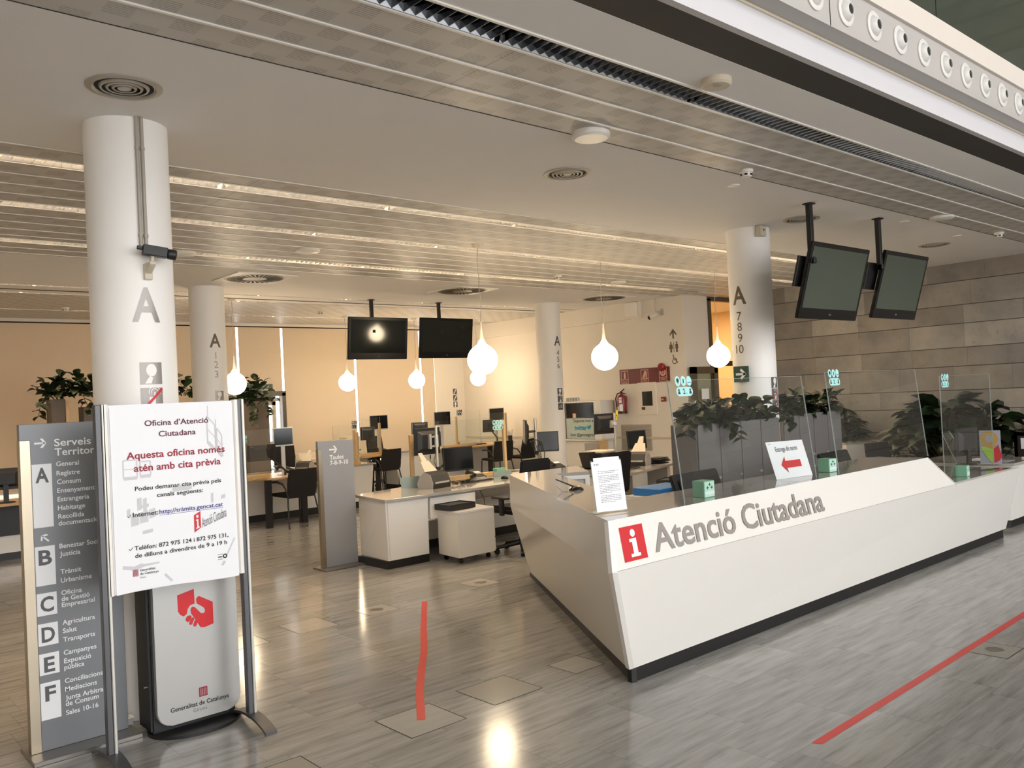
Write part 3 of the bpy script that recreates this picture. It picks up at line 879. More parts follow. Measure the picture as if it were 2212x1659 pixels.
# grey pictogram strip in the corner of the far wall
o = T('pictogram_strip', 'three small grey pictograms one above the other in the far corner of the back wall', 'pictogram sign', (12.3, 15.9, 1.75))
fr = frame((12.25, YB - 0.004, 0)); b = MB()
for k in range(3): b.flat([(0, 1.84 - k * .15), (.12, 1.84 - k * .15), (.12, 1.97 - k * .15), (0, 1.97 - k * .15)], fr)
b.build('plates', M['dark_vinyl'], o)
fr = frame((12.25, YB - 0.006, 0)); b = MB()
b.bar(.02, 1.85, .10, 1.96, .02, fr); b.bar(.02, 1.70, .10, 1.81, .02, fr); b.disc(.06, 1.62, .03, .035, fr); b.flat([(.03, 1.545), (.07, 1.545), (.08, 1.58), (.04, 1.58)], fr)
b.build('figures', M['column'], o)

# security camera with conduit on the big column
o = T('security_camera', 'black security camera on a bracket under two conduits on the big left column', 'camera', (1.70, 4.99, 2.55))
b = MB()
b.box(1.68, 1.725, 4.975, 5.0, 2.47, 2.56); b.hexa([(1.685, 4.90, 2.545), (1.72, 4.90, 2.545), (1.72, 4.98, 2.50), (1.685, 4.98, 2.50), (1.685, 4.90, 2.562), (1.72, 4.90, 2.562), (1.72, 4.98, 2.562), (1.685, 4.98, 2.562)])
b.tube([(1.70, 4.91, 2.56), (1.705, 4.91, 2.60)], 0.012)
b.build('bracket', M['beige_box'], o, bevel=0.003)
b = MB()
MM = Matrix.Translation((1.72, 4.90, 2.615)) @ Matrix.Rotation(R(-12), 4, 'Z') @ Matrix.Rotation(R(8), 4, 'Y')
b.box(-0.07, 0.06, -0.028, 0.028, -0.026, 0.030, MM)
b.lathe([(0, 0.06), (0.026, 0.06), (0.030, 0.065), (0.030, 0.105), (0.024, 0.11), (0, 0.11)], (0, 0, 0), 18, MM @ Matrix.Rotation(PI / 2, 4, 'Y'))
b.box(-0.10, -0.07, -0.012, 0.012, 0.0, 0.02, MM)
b.build('body', M['black'], o, bevel=0.003)
for k, dx in enumerate((0.0, 0.028)):
    x = 1.672 + dx
    y = CA[1] - math.sqrt(0.23 ** 2 - (x - CA[0]) ** 2) - 0.011
    b = MB(); b.tube([(x, y, ZC), (x, y, 2.64 - 0.03 * k)], 0.010, 10)
    for z in (3.22, 2.72): b.tube([(x, y, z - 0.008), (x, y, z + 0.008)], 0.0135, 10)
    b.build('conduit', M['conduit'], o, smooth=True)
# small sensor box at the top of the right column
o = T('wall_sensor', 'small beige sensor box at the top of the right-hand column', 'sensor', (8.09, 4.99, 3.34))
b = MB(); b.box(8.03, 8.14, 4.965, 5.03, 3.285, 3.395); b.build('case', M['beige_box'], o, bevel=0.004)
fr = frame((8.085, 4.962, 3.35)); b = MB(); b.disc(0, 0, 0.012, 0.012, fr); b.build('eye', M['black'], o)
# green exit sign on the left flank of the right column
o = T('exit_sign', 'green sign with a pale arrow on the flank of the right-hand column', 'exit sign', (7.94, 5.2, 1.83))
b = MB(); b.box(7.92, 7.94, 5.14, 5.32, 1.745, 1.915); b.build('plate', M['green_sign'], o, bevel=0.002)
fr = frame((7.918, 5.23, 1.83), (0, -1, 0)); b = MB()
b.bar(-0.06, 0, 0.05, 0, 0.025, fr); b.bar(0.0, 0.05, 0.06, -0.005, 0.026, fr); b.bar(0.0, -0.05, 0.06, 0.005, 0.026, fr)
b.build('arrow', M['white_vinyl'], o)

# ================================================================== the reception counter
o = T('reception_counter', 'long white angular reception counter with grey and red lettering on its front', 'reception counter', (6.6, 3.9, 0))
CTR = o
B0, BR, BL = (3.772, 3.344, .085), (9.742, 3.334, .085), (5.324, 5.875, .085)
F0, FR, FL = (3.437, 3.135, .73), (9.69, 3.15, .73), (5.045, 5.785, .73)
T0, TRr, TL = (3.478, 3.185, 1.0), (7.665, 3.215, 1.0), (5.141, 5.891, 1.0)
FM = (8.06, 3.145, .73)
V = Vector
b = MB(); b.slab([B0, BR, FR, F0], 0.03); b.build('front_panel', M['laminate'], o)
b = MB(); b.slab([F0, FM, TRr, T0], 0.03); ff = b.build('front_fascia', M['laminate'], o)
b = MB(); b.slab([BL, B0, F0, FL], 0.03); b.build('side_panel', M['laminate'], o)
b = MB(); b.slab([FL, F0, T0, TL], 0.03); b.build('side_fascia', M['laminate'], o)
b = MB(); b.slab([BR, (9.742, 4.1, .085), (9.69, 4.1, .73), FR], 0.03); b.build('end_panel', M['laminate'], o)
# seams in the front
b = MB()
b.hexa([(3.437, 3.134, .729), (8.06, 3.144, .729), (8.06, 3.15, .729), (3.437, 3.14, .729), (3.437, 3.134, .732), (8.06, 3.144, .732), (8.06, 3.15, .732), (3.437, 3.14, .732)])
b.build('seam', M['greymetal'], o)
# plinth
b = MB(); P0, P1, P2 = V((3.80, 3.354, 0)), V((9.683, 3.342, 0)), V((5.46, 6.03, 0))
up = V((0, 0, .085))
b.slab([P0, P1, P1 + up, P0 + up], 0.03); b.slab([P2, P0, P0 + up, P2 + up], 0.03); b.slab([P1, P1 + V((0, .75, 0)), P1 + V((0, .75, 0)) + up, P1 + up], 0.03)
b.build('plinth', M['plinth'], o)
# worktops
WI = (4.25, 3.70)
poly = [(3.478, 3.185), (7.665, 3.215), (7.55, 3.72), WI, (5.364, 5.515), (5.64, 5.36), (6.04, 5.90), (5.141, 5.891)]
b = MB(); b.prism(poly, 0.972, 1.0); b.build('worktop', M['worktop'], o, bevel=0.002)
# inner faces under the high worktop
b = MB()
def wall2(p, q, z0, z1, t=0.02):
    p, q = V((p[0], p[1], 0)), V((q[0], q[1], 0))
    b.slab([p + V((0, 0, z0)), q + V((0, 0, z0)), q + V((0, 0, z1)), p + V((0, 0, z1))], t)
wall2((7.56, 3.70), (4.26, 3.68), 0.74, 0.972); wall2(WI, (5.36, 5.50), 0.02, 0.972)
b.build('inner_panel', M['laminate'], o)
# sloping return at the right end of the high part
b = MB(); b.slab([(8.06, 3.145, .73), (7.70, 3.76, .73), (7.55, 3.72, 1.0), (7.665, 3.215, 1.0)], 0.02); b.build('slope_panel', M['laminate'], o)
# desk-height worktop behind, running out at the right end
b = MB(); b.prism([(4.35, 3.25), (9.69, 3.16), (9.69, 4.1), (7.6, 4.25), (4.75, 4.25)], 0.70, 0.728); b.build('desk_top', M['worktop'], o, bevel=0.002)
# open end of the wing: a white frame round a grey recess
pa, pb = V((5.364, 5.515, 0)), V((5.64, 5.36, 0)); d = (pb - pa); n_ = V((-d.y, d.x, 0)).normalized()
if n_.y < 0: n_ = -n_
b = MB()
def seg(u0, u1, z0, z1, dep0, dep1):
    p = [pa + d * u0 + n_ * dep0, pa + d * u1 + n_ * dep0, pa + d * u1 + n_ * dep1, pa + d * u0 + n_ * dep1]
    b.hexa([q + V((0, 0, z0)) for q in p] + [q + V((0, 0, z1)) for q in p])
seg(0, 1, .935, .971, 0, .4); seg(.87, 1, .0, .935, 0, .4); seg(0, .13, .0, .935, 0, .4)
b.build('niche_frame', M['laminate'], o)
b = MB(); seg(.13, .87, .0, .935, .02, .04); b.build('niche_back', M['greymetal'], o)
# lettering on the fascia
def fas(x, z):
    k = (z - .73) / .27
    return V((x, 3.135 + .05 * k + (x - 3.45) * (.0016 + .0055 * k) - .0022, z))
b = MB(); b.text([('Atenció Ciutadana', 3.822, .783, .150, 1.92, .018)], fas); b.build('lettering', M['letter_grey'], ff)
b = MB(); b.flat([(3.551, .765), (3.748, .765), (3.748, .953), (3.551, .953)], fas); b.build('logo_plate', M['red_vinyl'], ff)
fas2 = lambda x, z: fas(x, z) + V((0, -.0015, 0))
b = MB(); b.disc(3.652, .913, .021, .021, fas2, 24)
b.flat([(3.612, .785), (3.692, .785), (3.692, .803), (3.674, .803), (3.674, .884), (3.615, .884), (3.615, .866), (3.635, .866), (3.635, .803), (3.612, .803)], fas2)
b.build('logo_letter', M['white_vinyl'], ff)

# ------------------------------------------------------------------ acrylic screens on the counter
def sticker(parent, fr, fr2, w_, ml, md):
    """round pictograms over a pill with the two-metre distance"""
    b = MB(); r = w_ * 0.155
    for k in (-1, 0, 1): b.disc(k * w_ * 0.345, w_ * 0.33, r, r * 1.22, fr, 20)
    pill = []
    for sx in (1, -1):
        for i in range(9):
            a = -PI / 2 + PI * i / 8 if sx > 0 else PI / 2 + PI * i / 8
            pill.append((sx * w_ * 0.33 + w_ * 0.17 * math.cos(a), -w_ * 0.06 + w_ * 0.17 * math.sin(a)))
    b.flat(pill, fr); b.build('sticker', ml, parent)
    b = MB()
    b.text([('2', -.045 * w_, -w_ * .15, w_ * .19, None, .01, 'c'), ('m', .07 * w_, -w_ * .15, w_ * .06)], fr2)
    for s in (-1, 1):
        b.disc(s * w_ * .34, w_ * .0, w_ * .045, w_ * .05, fr2, 12)
        b.flat([(s * w_ * .34 - w_ * .075, -w_ * .15), (s * w_ * .34 + w_ * .075, -w_ * .15), (s * w_ * .34 + w_ * .045, -w_ * .05), (s * w_ * .34 - w_ * .045, -w_ * .05)], fr2)
    b.bar(w_ * .345 - r * .7, w_ * .27, w_ * .345 + r * .7, w_ * .27, w_ * .02, fr2)
    b.bar(-w_ * .01, w_ * .25, w_ * .0, w_ * .41, w_ * .05, fr2)
    b.disc(-w_ * .345, w_ * .36, r * .5, r * .55, fr2, 12); b.bar(-w_ * .345, w_ * .22, -w_ * .33, w_ * .32, w_ * .03, fr2)
    b.build('sticker_print', md, parent)
def counter_screen(x0, x1, y0, y1, z0, z1, sx, sz, label):
    o = T('acrylic_screen', label, 'protective screen', ((x0 + x1) / 2, y0, z0), 0, 'clear acrylic screens on the reception counter')
    b = MB(); b.slab([(x0, y0, z0 + .001), (x1, y0, z0 + .001), (x1, y1, z1), (x0, y1, z1)], 0.006); pane = b.build('pane', M['glass'], o)
    b = MB(); e = .0013
    for x in (x0, x1):
        b.hexa([(x - e, y0 - .001, z0 + .001), (x + e, y0 - .001, z0 + .001), (x + e, y0 + .007, z0 + .001), (x - e, y0 + .007, z0 + .001), (x - e, y1 - .001, z1), (x + e, y1 - .001, z1), (x + e, y1 + .007, z1), (x - e, y1 + .007, z1)])
    b.tube([(x0, y1 + .003, z1), (x1, y1 + .003, z1)], .0012, 4)
    b.build('polished_edge', M['edge'], o)
    b = MB()
    for x in (x0 + .25, x1 - .25):
        b.box(x - .003, x + .003, y0 + .007, y0 + .16, z0 + .001, z0 + .006)
        b.raw([(x, y0 + .007, z0 + .005), (x, y0 + .15, z0 + .005), (x, y0 + .02, z0 + .28), (x, y0 + .012, z0 + .28)], [(0, 1, 2, 3)])
    b.build('support_fin', M['glass'], o)
    s = lambda z: (z - z0) / (z1 - z0) * (y1 - y0)
    fr = lambda x, z: V((sx + x, y0 + s(sz + z) - .002, sz + z)); fr2 = lambda x, z: V((sx + x, y0 + s(sz + z) - .0032, sz + z))
    sticker(pane, fr, fr2, .17, M['teal_sticker'], M['sticker_dark'])
    return o
counter_screen(4.25, 5.83, 3.25, 3.335, 1.0, 1.755, 4.405, 1.695, 'leftmost clear acrylic screen on the reception counter, with pale distancing icons')
counter_screen(6.20, 7.80, 3.27, 3.345, 1.0, 1.775, 6.33, 1.71, 'middle clear acrylic screen on the reception counter, over the right tablet')
counter_screen(8.36, 9.60, 3.36, 3.36, 0.728, 1.705, 8.475, 1.635, 'clear acrylic screen on the low right end of the reception counter')
# mint sanitiser cubes
def cube(x, y, z, s, rz, label):
    o = T('mint_box', label, 'box', (x, y, z), rz, 'small mint boxes on the counter')
    L = MW[o.name]
    b = MB(); b.box(-s / 2, s / 2, -s / 2, s / 2, 0, s * 1.05, L); b.build('carton', M['mint'], o, bevel=.003)
    fr = lambda u, v: L @ V((s / 2 + .0012, u, v)); b = MB(); b.flat([(-s * .46, .004), (s * .46, .004), (s * .46, s), (-s * .46, s)], lambda u, v: L @ V((u, -s / 2 - .0012, v)))
    b.build('front_print', M['mint_light'], o)
    b = MB(); f2 = lambda u, v: L @ V((u, -s / 2 - .002, v))
    for (u, v) in ((0, .82), (-.2, .62), (.2, .62)):
        b.bar(u * s - .011, v * s, u * s + .011, v * s, .006, f2); b.bar(u * s, v * s - .011, u * s, v * s + .011, .006, f2)
    b.build('plus_marks', M['sticker_dark'], o)
    b = MB(); b.flat([(-s * .46, s * .22), (s * .46, s * .22), (s * .46, s * .38), (-s * .46, s * .38)], f2); b.build('white_band', M['white_vinyl'], o)
cube(4.575, 3.345, 1.0005, .10, R(-5), 'mint box with plus signs behind the leftmost acrylic screen')
cube(6.265, 3.40, 1.0005, .10, R(-5), 'mint box with plus signs behind the middle acrylic screen')
cube(8.72, 3.34, .7285, .10, R(8), 'mint box on the low right end of the counter')
# paper holder with notice
o = T('notice_holder', 'white printed notice in an acrylic holder on the left corner of the counter', 'notice holder', (3.72, 3.37, 1.0), R(-16))
L = MW[o.name] @ Matrix.Rotation(R(-9), 4, 'X')
b = MB(); b.box(-.105, .105, -.003, .003, .012, .315, L); b.build('sleeve', M['glass'], o)
b = MB(); b.box(-.102, .102, -.0055, -.0035, .014, .305, L); sh = b.build('sheet', M['paper'], o)
b = MB(); b.box(-.078, .098, .004, .0055, .02, .327, L); b.build('rear_sheet', M['paper'], o)
b = MB(); L2 = MW[o.name]; b.box(-.105, .105, -.005, .12, .0005, .004, L2); b.hexa([(-.105, .04, .003), (.105, .04, .003), (.105, .045, .003), (-.105, .045, .003), (-.105, .045, .25), (.105, .045, .25), (.105, .05, .25), (-.105, .05, .25)], L2); b.build('stand', M['glass'], o)
b = MB(); rn = random.Random(5); fr = lambda u, v: L @ V((u, -.0062, v))
z = .245
for blk in (2, 5, 6, 5):
    for i in range(blk):
        u = -.066
        end = .075 if i < blk - 1 else rn.uniform(-.03, .05)
        while u < end:
            wl = rn.uniform(.006, .02); b.bar(u, z, min(u + wl, end), z, .0028, fr); u += wl + .0035
        z -= .0092
    z -= .007
b.bar(-.085, .287, -.078, .287, .008, fr); b.bar(-.074, .289, -.05, .289, .003, fr); b.bar(-.074, .284, -.054, .284, .003, fr)
b.build('printed_text', M['ink_grey'], sh)
# pen on stand
o = T('desk_pen', 'black desk pen in its base with a ball chain on the counter wing', 'pen', (4.50, 4.42, 1.0))
b = MB(); b.lathe([(0, 0.0005), (.055, .0005), (.055, .008), (.04, .022), (.015, .03), (0, .03)], (4.50, 4.42, 1.0), 24); b.build('base', M['blackgloss'], o, smooth=True)
b = MB(); b.tube([(4.50, 4.42, 1.022), (4.475, 4.43, 1.03), (4.35, 4.475, 1.09)], [.006, .006, .0045], 10); b.build('pen_barrel', M['black'], o, smooth=True)
b = MB(); b.tube([(4.35, 4.475, 1.09), (4.34, 4.46, 1.04), (4.36, 4.42, 1.004), (4.42, 4.36, 1.004), (4.48, 4.37, 1.004)], .0016, 5); b.build('chain', M['chrome'], o)
# arrow sheet
o = T('arrow_notice', 'white sheet with a red arrow pointing left, leaning on the counter', 'notice', (5.83, 3.42, 1.0))
A0, A1, A2, A3 = V((5.60, 3.44, 1.001)), V((6.02, 3.39, 1.001)), V((6.03, 3.47, 1.268)), V((5.60, 3.52, 1.275))
b = MB(); b.slab([A0, A1, A2, A3], .0012); b.build('sheet', M['paper'], o)
nn = (A1 - A0).cross(A3 - A0).normalized()
fr = lambda u, v: A0 + (A1 - A0) * u + (A3 - A0) * v + nn * .0025
if nn.y > 0: nn = -nn
b = MB(); b.text([('Entrega de torns', .2, .72, .13, .60, .008)], fr); b.build('lettering', M['ink_grey'], o)
b = MB(); b.text([('Generalitat', .04, .93, .03, .08)], fr); b.build('small_print', M['ink_grey'], o)
b = MB(); b.flat([(.24, .36), (.38, .14), (.37, .27), (.78, .27), (.78, .46), (.37, .46), (.38, .58)], fr); b.build('arrow', M['red_vinyl'], o)
# monitors of the counter staff, seen from behind
def low_monitor(x, y, z, w_, h_, rz, tilt, label):
    o = T('counter_monitor', label, 'monitor', (x, y, z), rz)
    L = MW[o.name] @ Matrix.Translation((0, 0, .014)) @ Matrix.Rotation(tilt, 4, 'X')
    b = MB(); b.box(-w_ / 2, w_ / 2, -.012, .012, 0, h_, L); b.box(-w_ * .4, w_ * .4, -.035, -.012, h_ * .12, h_ * .85, L); b.build('housing', M['black'], o, bevel=.01, seg=2)
    b = MB(); b.box(-w_ / 2 + .01, w_ / 2 - .01, .0125, .014, .015, h_ - .012, L); b.build('screen', M['screen'], o)
    b = MB(); L2 = MW[o.name]; b.box(-.10, .10, -.07, .11, .0005, .012, L2); b.box(-.03, .03, -.03, .0, .01, .15, L2); b.build('stand', M['black'], o, bevel=.003)
low_monitor(5.48, 3.98, .7285, .66, .33, R(4), R(-20), 'black monitor back showing above the counter behind the leftmost acrylic screen')
low_monitor(7.66, 3.98, .7285, .64, .32, R(4), R(-22), 'black monitor back showing above the counter beside the right mint box')

# ================================================================== signs at the entrance
# directory sign
SY = 4.9
o = T('directory_sign', 'tall grey directory sign listing departments A to F, left of the notice stand', 'directory sign', (1.24, 4.92, 0))
b = MB(); b.box(1.003, 1.47, SY, SY + .045, .022, 1.683); pn = b.build('panel', M['sign_grey'], o, bevel=.002)
b = MB(); b.box(1.001, 1.051, SY - .006, SY + .05, .022, 1.602); b.build('edge_strip', M['champagne'], o, bevel=.002)
b = MB(); b.box(.985, 1.50, 4.765, 5.05, .0, .022); b.build('base_plate', M['alu'], o, bevel=.002)
fr = frame((0, SY - .0015, 0))
b = MB(); boxes = [(1.476, 1.152), (1.056, .856), (.818, .704), (.664, .552), (.512, .404), (.365, .177)]
for z1, z0 in boxes: b.flat([(1.054, z0), (1.146, z0), (1.146, z1), (1.054, z1)], fr)
b.build('letter_plate', M['white_vinyl'], pn)
f2 = frame((0, SY - .003, 0))
b = MB()
for L_, (z1, z0) in zip('ABCDEF', boxes): b.text([(L_, 1.100, z1 - .093, .071, .062 if L_ not in 'EF' else .050, .028, 'c')], f2)
b.build('plate_letters', M['dark_vinyl'], pn)
b = MB()
h = .0235
for s, z, hh, wd in (('Serveis', 1.563, .037, .176), ('Territorials', 1.514, .037, .262), ('General', 1.459, h, None), ('Registre', 1.411, h, None), ('Consum', 1.366, h, None), ('Ensenyament', 1.321, h, None), ('Estrangeria', 1.276, h, None),
                     ('Habitatge', 1.231, h, None), ('Recollida', 1.187, h, None), ('documentació', 1.152, h, None), ('Benestar Social', 1.034, h, None), ('Justícia', .993, h, None), ('Trànsit', .902, h, None), ('Urbanisme', .857, h, None),
                     ('Oficina', .793, h, None), ('de Gestió', .762, h, None), ('Empresarial', .731, h, None), ('Agricultura', .640, h, None), ('Salut', .597, h, None), ('Transports', .552, h, None), ('Campanyes', .485, h, None),
                     ('Exposició', .442, h, None), ('pública', .409, h, None), ('Conciliacions', .340, h, None), ('Mediacions', .297, h, None), ('Junta Arbitral', .253, h, None), ('de Consum', .222, h, None), ('Sales 10-16', .177, h, None)):
    b.text([(s, 1.163 if hh > .03 else 1.168, z, hh, wd, .014)], fr)
b.build('department_names', M['white_vinyl'], pn)
def arrow(b, cx, cz, s, ang, fr):
    ca, sa = math.cos(ang), math.sin(ang)
    P = lambda x, z: (cx + s * (x * ca - z * sa), cz + s * (x * sa + z * ca))
    b.flat([P(-1, .17), P(-1, -.17), P(.3, -.17), P(.3, .17)], fr)
    b.flat([P(-.05, .85), P(.40, .85), P(1, 0.05), P(.55, 0.0)], fr); b.flat([P(-.05, -.85), P(.40, -.85), P(1, -.05), P(.55, 0.0)], fr); b.flat([P(.25, .2), P(.25, -.2), P(.7, -.12), P(.97, 0), P(.7, .12)], fr)
b = MB(); arrow(b, 1.098, 1.583, .028, 0, fr); b.build('arrow', M['white_vinyl'], pn)
b = MB(); arrow(b, 1.103, 1.096, .024, R(135), fr); b.build('arrow', M['white_vinyl'], pn)

# notice stand
NY = 4.48
o = T('notice_stand', 'silver two-post poster stand holding a large white office notice', 'notice stand', (1.62, NY, 0))
for nm, x in (('post', 1.268), ('post', 1.982)):
    b = MB(); b.box(x - .024, x + .004, NY - .012, NY + .03, .04, 1.762)
    b.build(nm, M['steel_dark'], o, bevel=.003)
    b = MB(); b.box(x + .0045, x + .020, NY - .018, NY + .03, .04, 1.765)
    b.build('post_front', M['alu_paint'], o, bevel=.003)
for x in (1.268, 1.982):
    b = MB(); n = 14
    vs = []
    for i in range(n + 1):
        f = -1 + 2 * i / n
        y = NY + .01 + f * .235; z = .05 * (1 - f * f) ** .9 + .002
        hw = .032
        vs += [(x - hw, y, z), (x + hw, y, z), (x + hw, y, z + .014), (x - hw, y, z + .014)]
    fs = []
    for i in range(n):
        a = i * 4
        for k in range(4): fs.append((a + k, a + (k + 1) % 4, a + 4 + (k + 1) % 4, a + 4 + k))
    fs += [(0, 1, 2, 3), (n * 4 + 3, n * 4 + 2, n * 4 + 1, n * 4)]
    b.raw(vs, fs); b.build('foot', M['steel_dark'], o, smooth=True)
b = MB(); b.box(1.305, 1.945, NY - .004, NY + .006, .825, 1.757); b.build('backing_panel', M['paper'], o)
for x in (1.289, 1.955):
    b = MB()
    prof = [(x - .016, NY + .012), (x - .016, NY - .008), (x - .008, NY - .018), (x + .008, NY - .018), (x + .016, NY - .008), (x + .016, NY + .012)]
    b.prism(prof, .824, 1.762); b.build('clamp_rail', M['white_trim'], o, smooth=True)
b = MB()
pts = []
nx_ = 10
for i in range(nx_ + 1):
    f = i / nx_
    pts.append((1.311 + .627 * f, NY - .010 - .006 * math.sin(f * PI)))
vs = [(x, y, .822 + .008 * math.sin(i * .5)) for i, (x, y) in enumerate(pts)] + [(x, y, 1.748) for x, y in pts]
b.raw(vs, [(i, i + 1, nx_ + 2 + i, nx_ + 1 + i) for i in range(nx_)])
ps = b.build('poster_sheet', M['paper'], o, smooth=True)
def pf(x, z):
    f = min(1, max(0, (x - 1.311) / .627))
    return V((x, NY - .0115 - .006 * math.sin(f * PI), z))
pf2 = lambda x, z: pf(x, z) + V((0, -.0012, 0))
pale = MB()
def mon_outline(x0, z0, x1, z1, dz):
    for a in ((x0, z0, x0, z1), (x1, z0 - dz, x1, z1 - dz), (x0, z1, x1, z1 - dz)): pale.bar(*a, .006, pf)
    pale.bar(x0, z0, x1, z0 - dz, .016, pf); pale.bar(x0, (z0 + z1) / 2, x1, (z0 + z1) / 2 - dz, .004, pf)
mon_outline(1.365, 1.39, 1.43, 1.48, 0); mon_outline(1.445, 1.395, 1.495, 1.47, 0)
mon_outline(1.795, 1.545, 1.838, 1.68, .05); mon_outline(1.845, 1.50, 1.872, 1.615, .04)
pale.bar(1.80, 1.68, 1.80, 1.735, .004, pf); pale.bar(1.842, 1.62, 1.842, 1.66, .004, pf); pale.bar(1.395, 1.48, 1.395, 1.515, .004, pf)
for (x0, z0, x1, z1) in ((1.425, 1.225, 1.445, 1.285), (1.452, 1.215, 1.47, 1.28), (1.375, 1.20, 1.39, 1.235), (1.392, 1.15, 1.43, 1.20), (1.435, 1.16, 1.475, 1.215), (1.48, 1.18, 1.51, 1.225), (1.445, 1.105, 1.495, 1.122), (1.60, 1.30, 1.70, 1.33), (1.80, 1.22, 1.812, 1.27), (1.855, 1.235, 1.878, 1.255), (1.44, 1.235, 1.48, 1.25)):
    pale.flat([(x0, z0), (x1, z0 + .006), (x1, z1 + .006), (x0, z1)], pf)
pale.flat([(1.345, .945), (1.40, .932), (1.45, .945), (1.52, .95), (1.52, .958), (1.45, .957), (1.43, .962), (1.40, .952), (1.345, .962)], pf)
pale.bar(1.92, 1.02, 1.87, .93, .008, pf); pale.bar(1.845, .885, 1.86, .905, .014, pf); pale.bar(1.545, .89, 1.58, .85, .012, pf)
pale.build('pale_print', M['ink_pale'], ps)
b = MB(); b.text([('Oficina d’Atenció', 1.475, 1.646, .0275, .327, .013), ('Ciutadana', 1.542, 1.589, .0275, .19, .013)], pf2); b.build('heading', M['ink_maroon'], ps)
b = MB(); b.text([('Aquesta oficina només', 1.382, 1.485, .034, .503, .016), ('atén amb cita prèvia', 1.415, 1.421, .034, .445, .016)], pf2); b.build('red_line', M['ink_red'], ps)
b = MB(); b.text([('Podeu demanar cita prèvia pels', 1.416, 1.3255, .0205, .442, .012), ('canals següents:', 1.521, 1.284, .0205, .236, .012), ('✓', 1.375, 1.192, .022, .020), ('Internet:', 1.401, 1.1965, .0215, .122, .016),
                  ('✓', 1.376, 1.029, .022, .020), ('Telèfon: 872 975 124 i 872 975 131,', 1.403, 1.031, .0205, .482, .013), ('de dilluns a divendres de 9 a 19 h', 1.404, .9935, .0205, .472, .013)], pf2); b.build('body_text', M['ink'], ps)
b = MB(); b.text([('http://tràmits.gencat.cat', 1.53, 1.197, .0215, .332, .010)], pf2); b.bar(1.53, 1.190, 1.863, 1.190, .0018, pf2); b.build('web_link', M['ink_blue'], ps)
b = MB(); b.flat([(1.704, 1.078), (1.739, 1.100), (1.739, 1.186), (1.704, 1.168)], pf2); b.build('logo_plate', M['red_vinyl'], ps)
pf3 = lambda x, z: pf(x, z) + V((0, -.0022, 0))
b = MB(); b.disc(1.721, 1.160, .006, .008, pf3); b.bar(1.722, 1.10, 1.722, 1.145, .008, pf3); b.bar(1.713, 1.098, 1.731, 1.105, .007, pf3); b.bar(1.714, 1.139, 1.722, 1.144, .007, pf3); b.build('logo_letter', M['white_vinyl'], ps)
sk = lambda x, z: pf2(x, z + (x - 1.745) * .32)
b = MB(); b.text([('Atenció Ciutadana', 1.745, 1.098, .05, .135, .0)], sk); b.build('perspective_lettering', M['ink_grey'], ps)
b = MB()
for k in range(5): b.bar(1.392 + k * .0055, .902, 1.392 + k * .0055, .936, .003, pf2)
b.build('crest', M['ink_red'], ps)
b = MB(); b.text([('Generalitat', 1.424, .924, .0115, .075, .008), ('de Catalunya', 1.424, .906, .0115, .09, .008), ('Girona', 1.424, .889, .008, .028)], pf2)
b.ring(1.862, .932, .006, .012, pf2); b.bar(1.822, .918, 1.85, .918, .002, pf2); b.bar(1.822, .944, 1.85, .944, .002, pf2); b.bar(1.824, .930, 1.846, .930, .005, pf2)
b.build('small_logos', M['ink'], ps)

# ticket kiosk
KY = 4.66
o = T('ticket_kiosk', 'silver and black ticket kiosk with a red hand symbol behind the notice stand', 'kiosk', (1.77, 4.75, 0))
b = MB(); n = 40
b.lathe([(0, 0), (1, 0), (1, .9), (.9, 1), (0, 1)], (0, 0, 0), n, Matrix.Translation((1.768, 4.735, 0)) @ Matrix.Diagonal((.248, .19, .018, 1)))
b.build('base', M['black'], o, smooth=True)
b = MB(); b.box(1.525, 1.985, 4.70, 4.90, .018, 1.30); b.build('cabinet', M['black'], o, bevel=.012, seg=2)
def rrect(x0, x1, z0, z1, r, n=8):
    p = []
    for cx, cz, a0 in ((x1 - r, z0 + r, -90), (x1 - r, z1 - r, 0), (x0 + r, z1 - r, 90), (x0 + r, z0 + r, 180)):
        for i in range(n + 1):
            a = R(a0 + 90 * i / n); p.append((cx + r * math.cos(a), cz + r * math.sin(a)))
    return p
pr = rrect(1.545, 1.997, .052, 1.32, .075)
b = MB(); b.prism([(x, -z) for x, z in pr], 0, .05, Matrix.Translation((0, KY, 0)) @ Matrix(((1, 0, 0, 0), (0, 0, 1, 0), (0, -1, 0, 0), (0, 0, 0, 1))))
kf = b.build('front', M['kiosk_silver'], o, bevel=.004)
fr = frame((0, KY - .0015, 0))
kx = lambda x: 1.6713 + (x - 412) / (720 - 412) * (1.8615 - 1.6713)
kz = lambda z: .742 - (z - 150) / (462 - 150) * (.742 - .537)
# the red hand symbol, drawn as a ticket sleeve and a hand
hd = lambda pts: [(kx(x), kz(z + (x - 412) * .045)) for x, z in pts]
b = MB()
polys = [[(412, 168), (557, 133), (560, 255), (520, 262), (497, 290), (492, 318), (485, 332), (460, 345), (432, 330), (414, 300)],
    [(574, 222), (584, 204), (602, 198), (720, 260), (720, 300), (650, 318), (638, 296), (578, 255)],
    [(645, 300), (720, 290), (720, 440), (640, 460), (604, 455), (585, 425), (570, 395), (650, 330)],
    [(522, 298), (536, 278), (556, 280), (612, 340), (640, 345), (660, 330), (660, 420), (590, 430), (526, 330)]]
polys += [[(495, 345), (522, 345), (528, 360), (506, 392), (490, 395), (475, 380), (480, 362)], [(522, 372), (540, 362), (552, 376), (530, 418), (515, 424), (504, 412)], [(556, 392), (570, 386), (580, 408), (566, 436), (552, 444), (540, 430)]]
for k_, q in enumerate(polys):
    b.flat(hd(q), frame((0, KY - .0015 - .0003 * k_, 0)))
b.build('hand_symbol', M['red_vinyl'], kf)
b = MB()
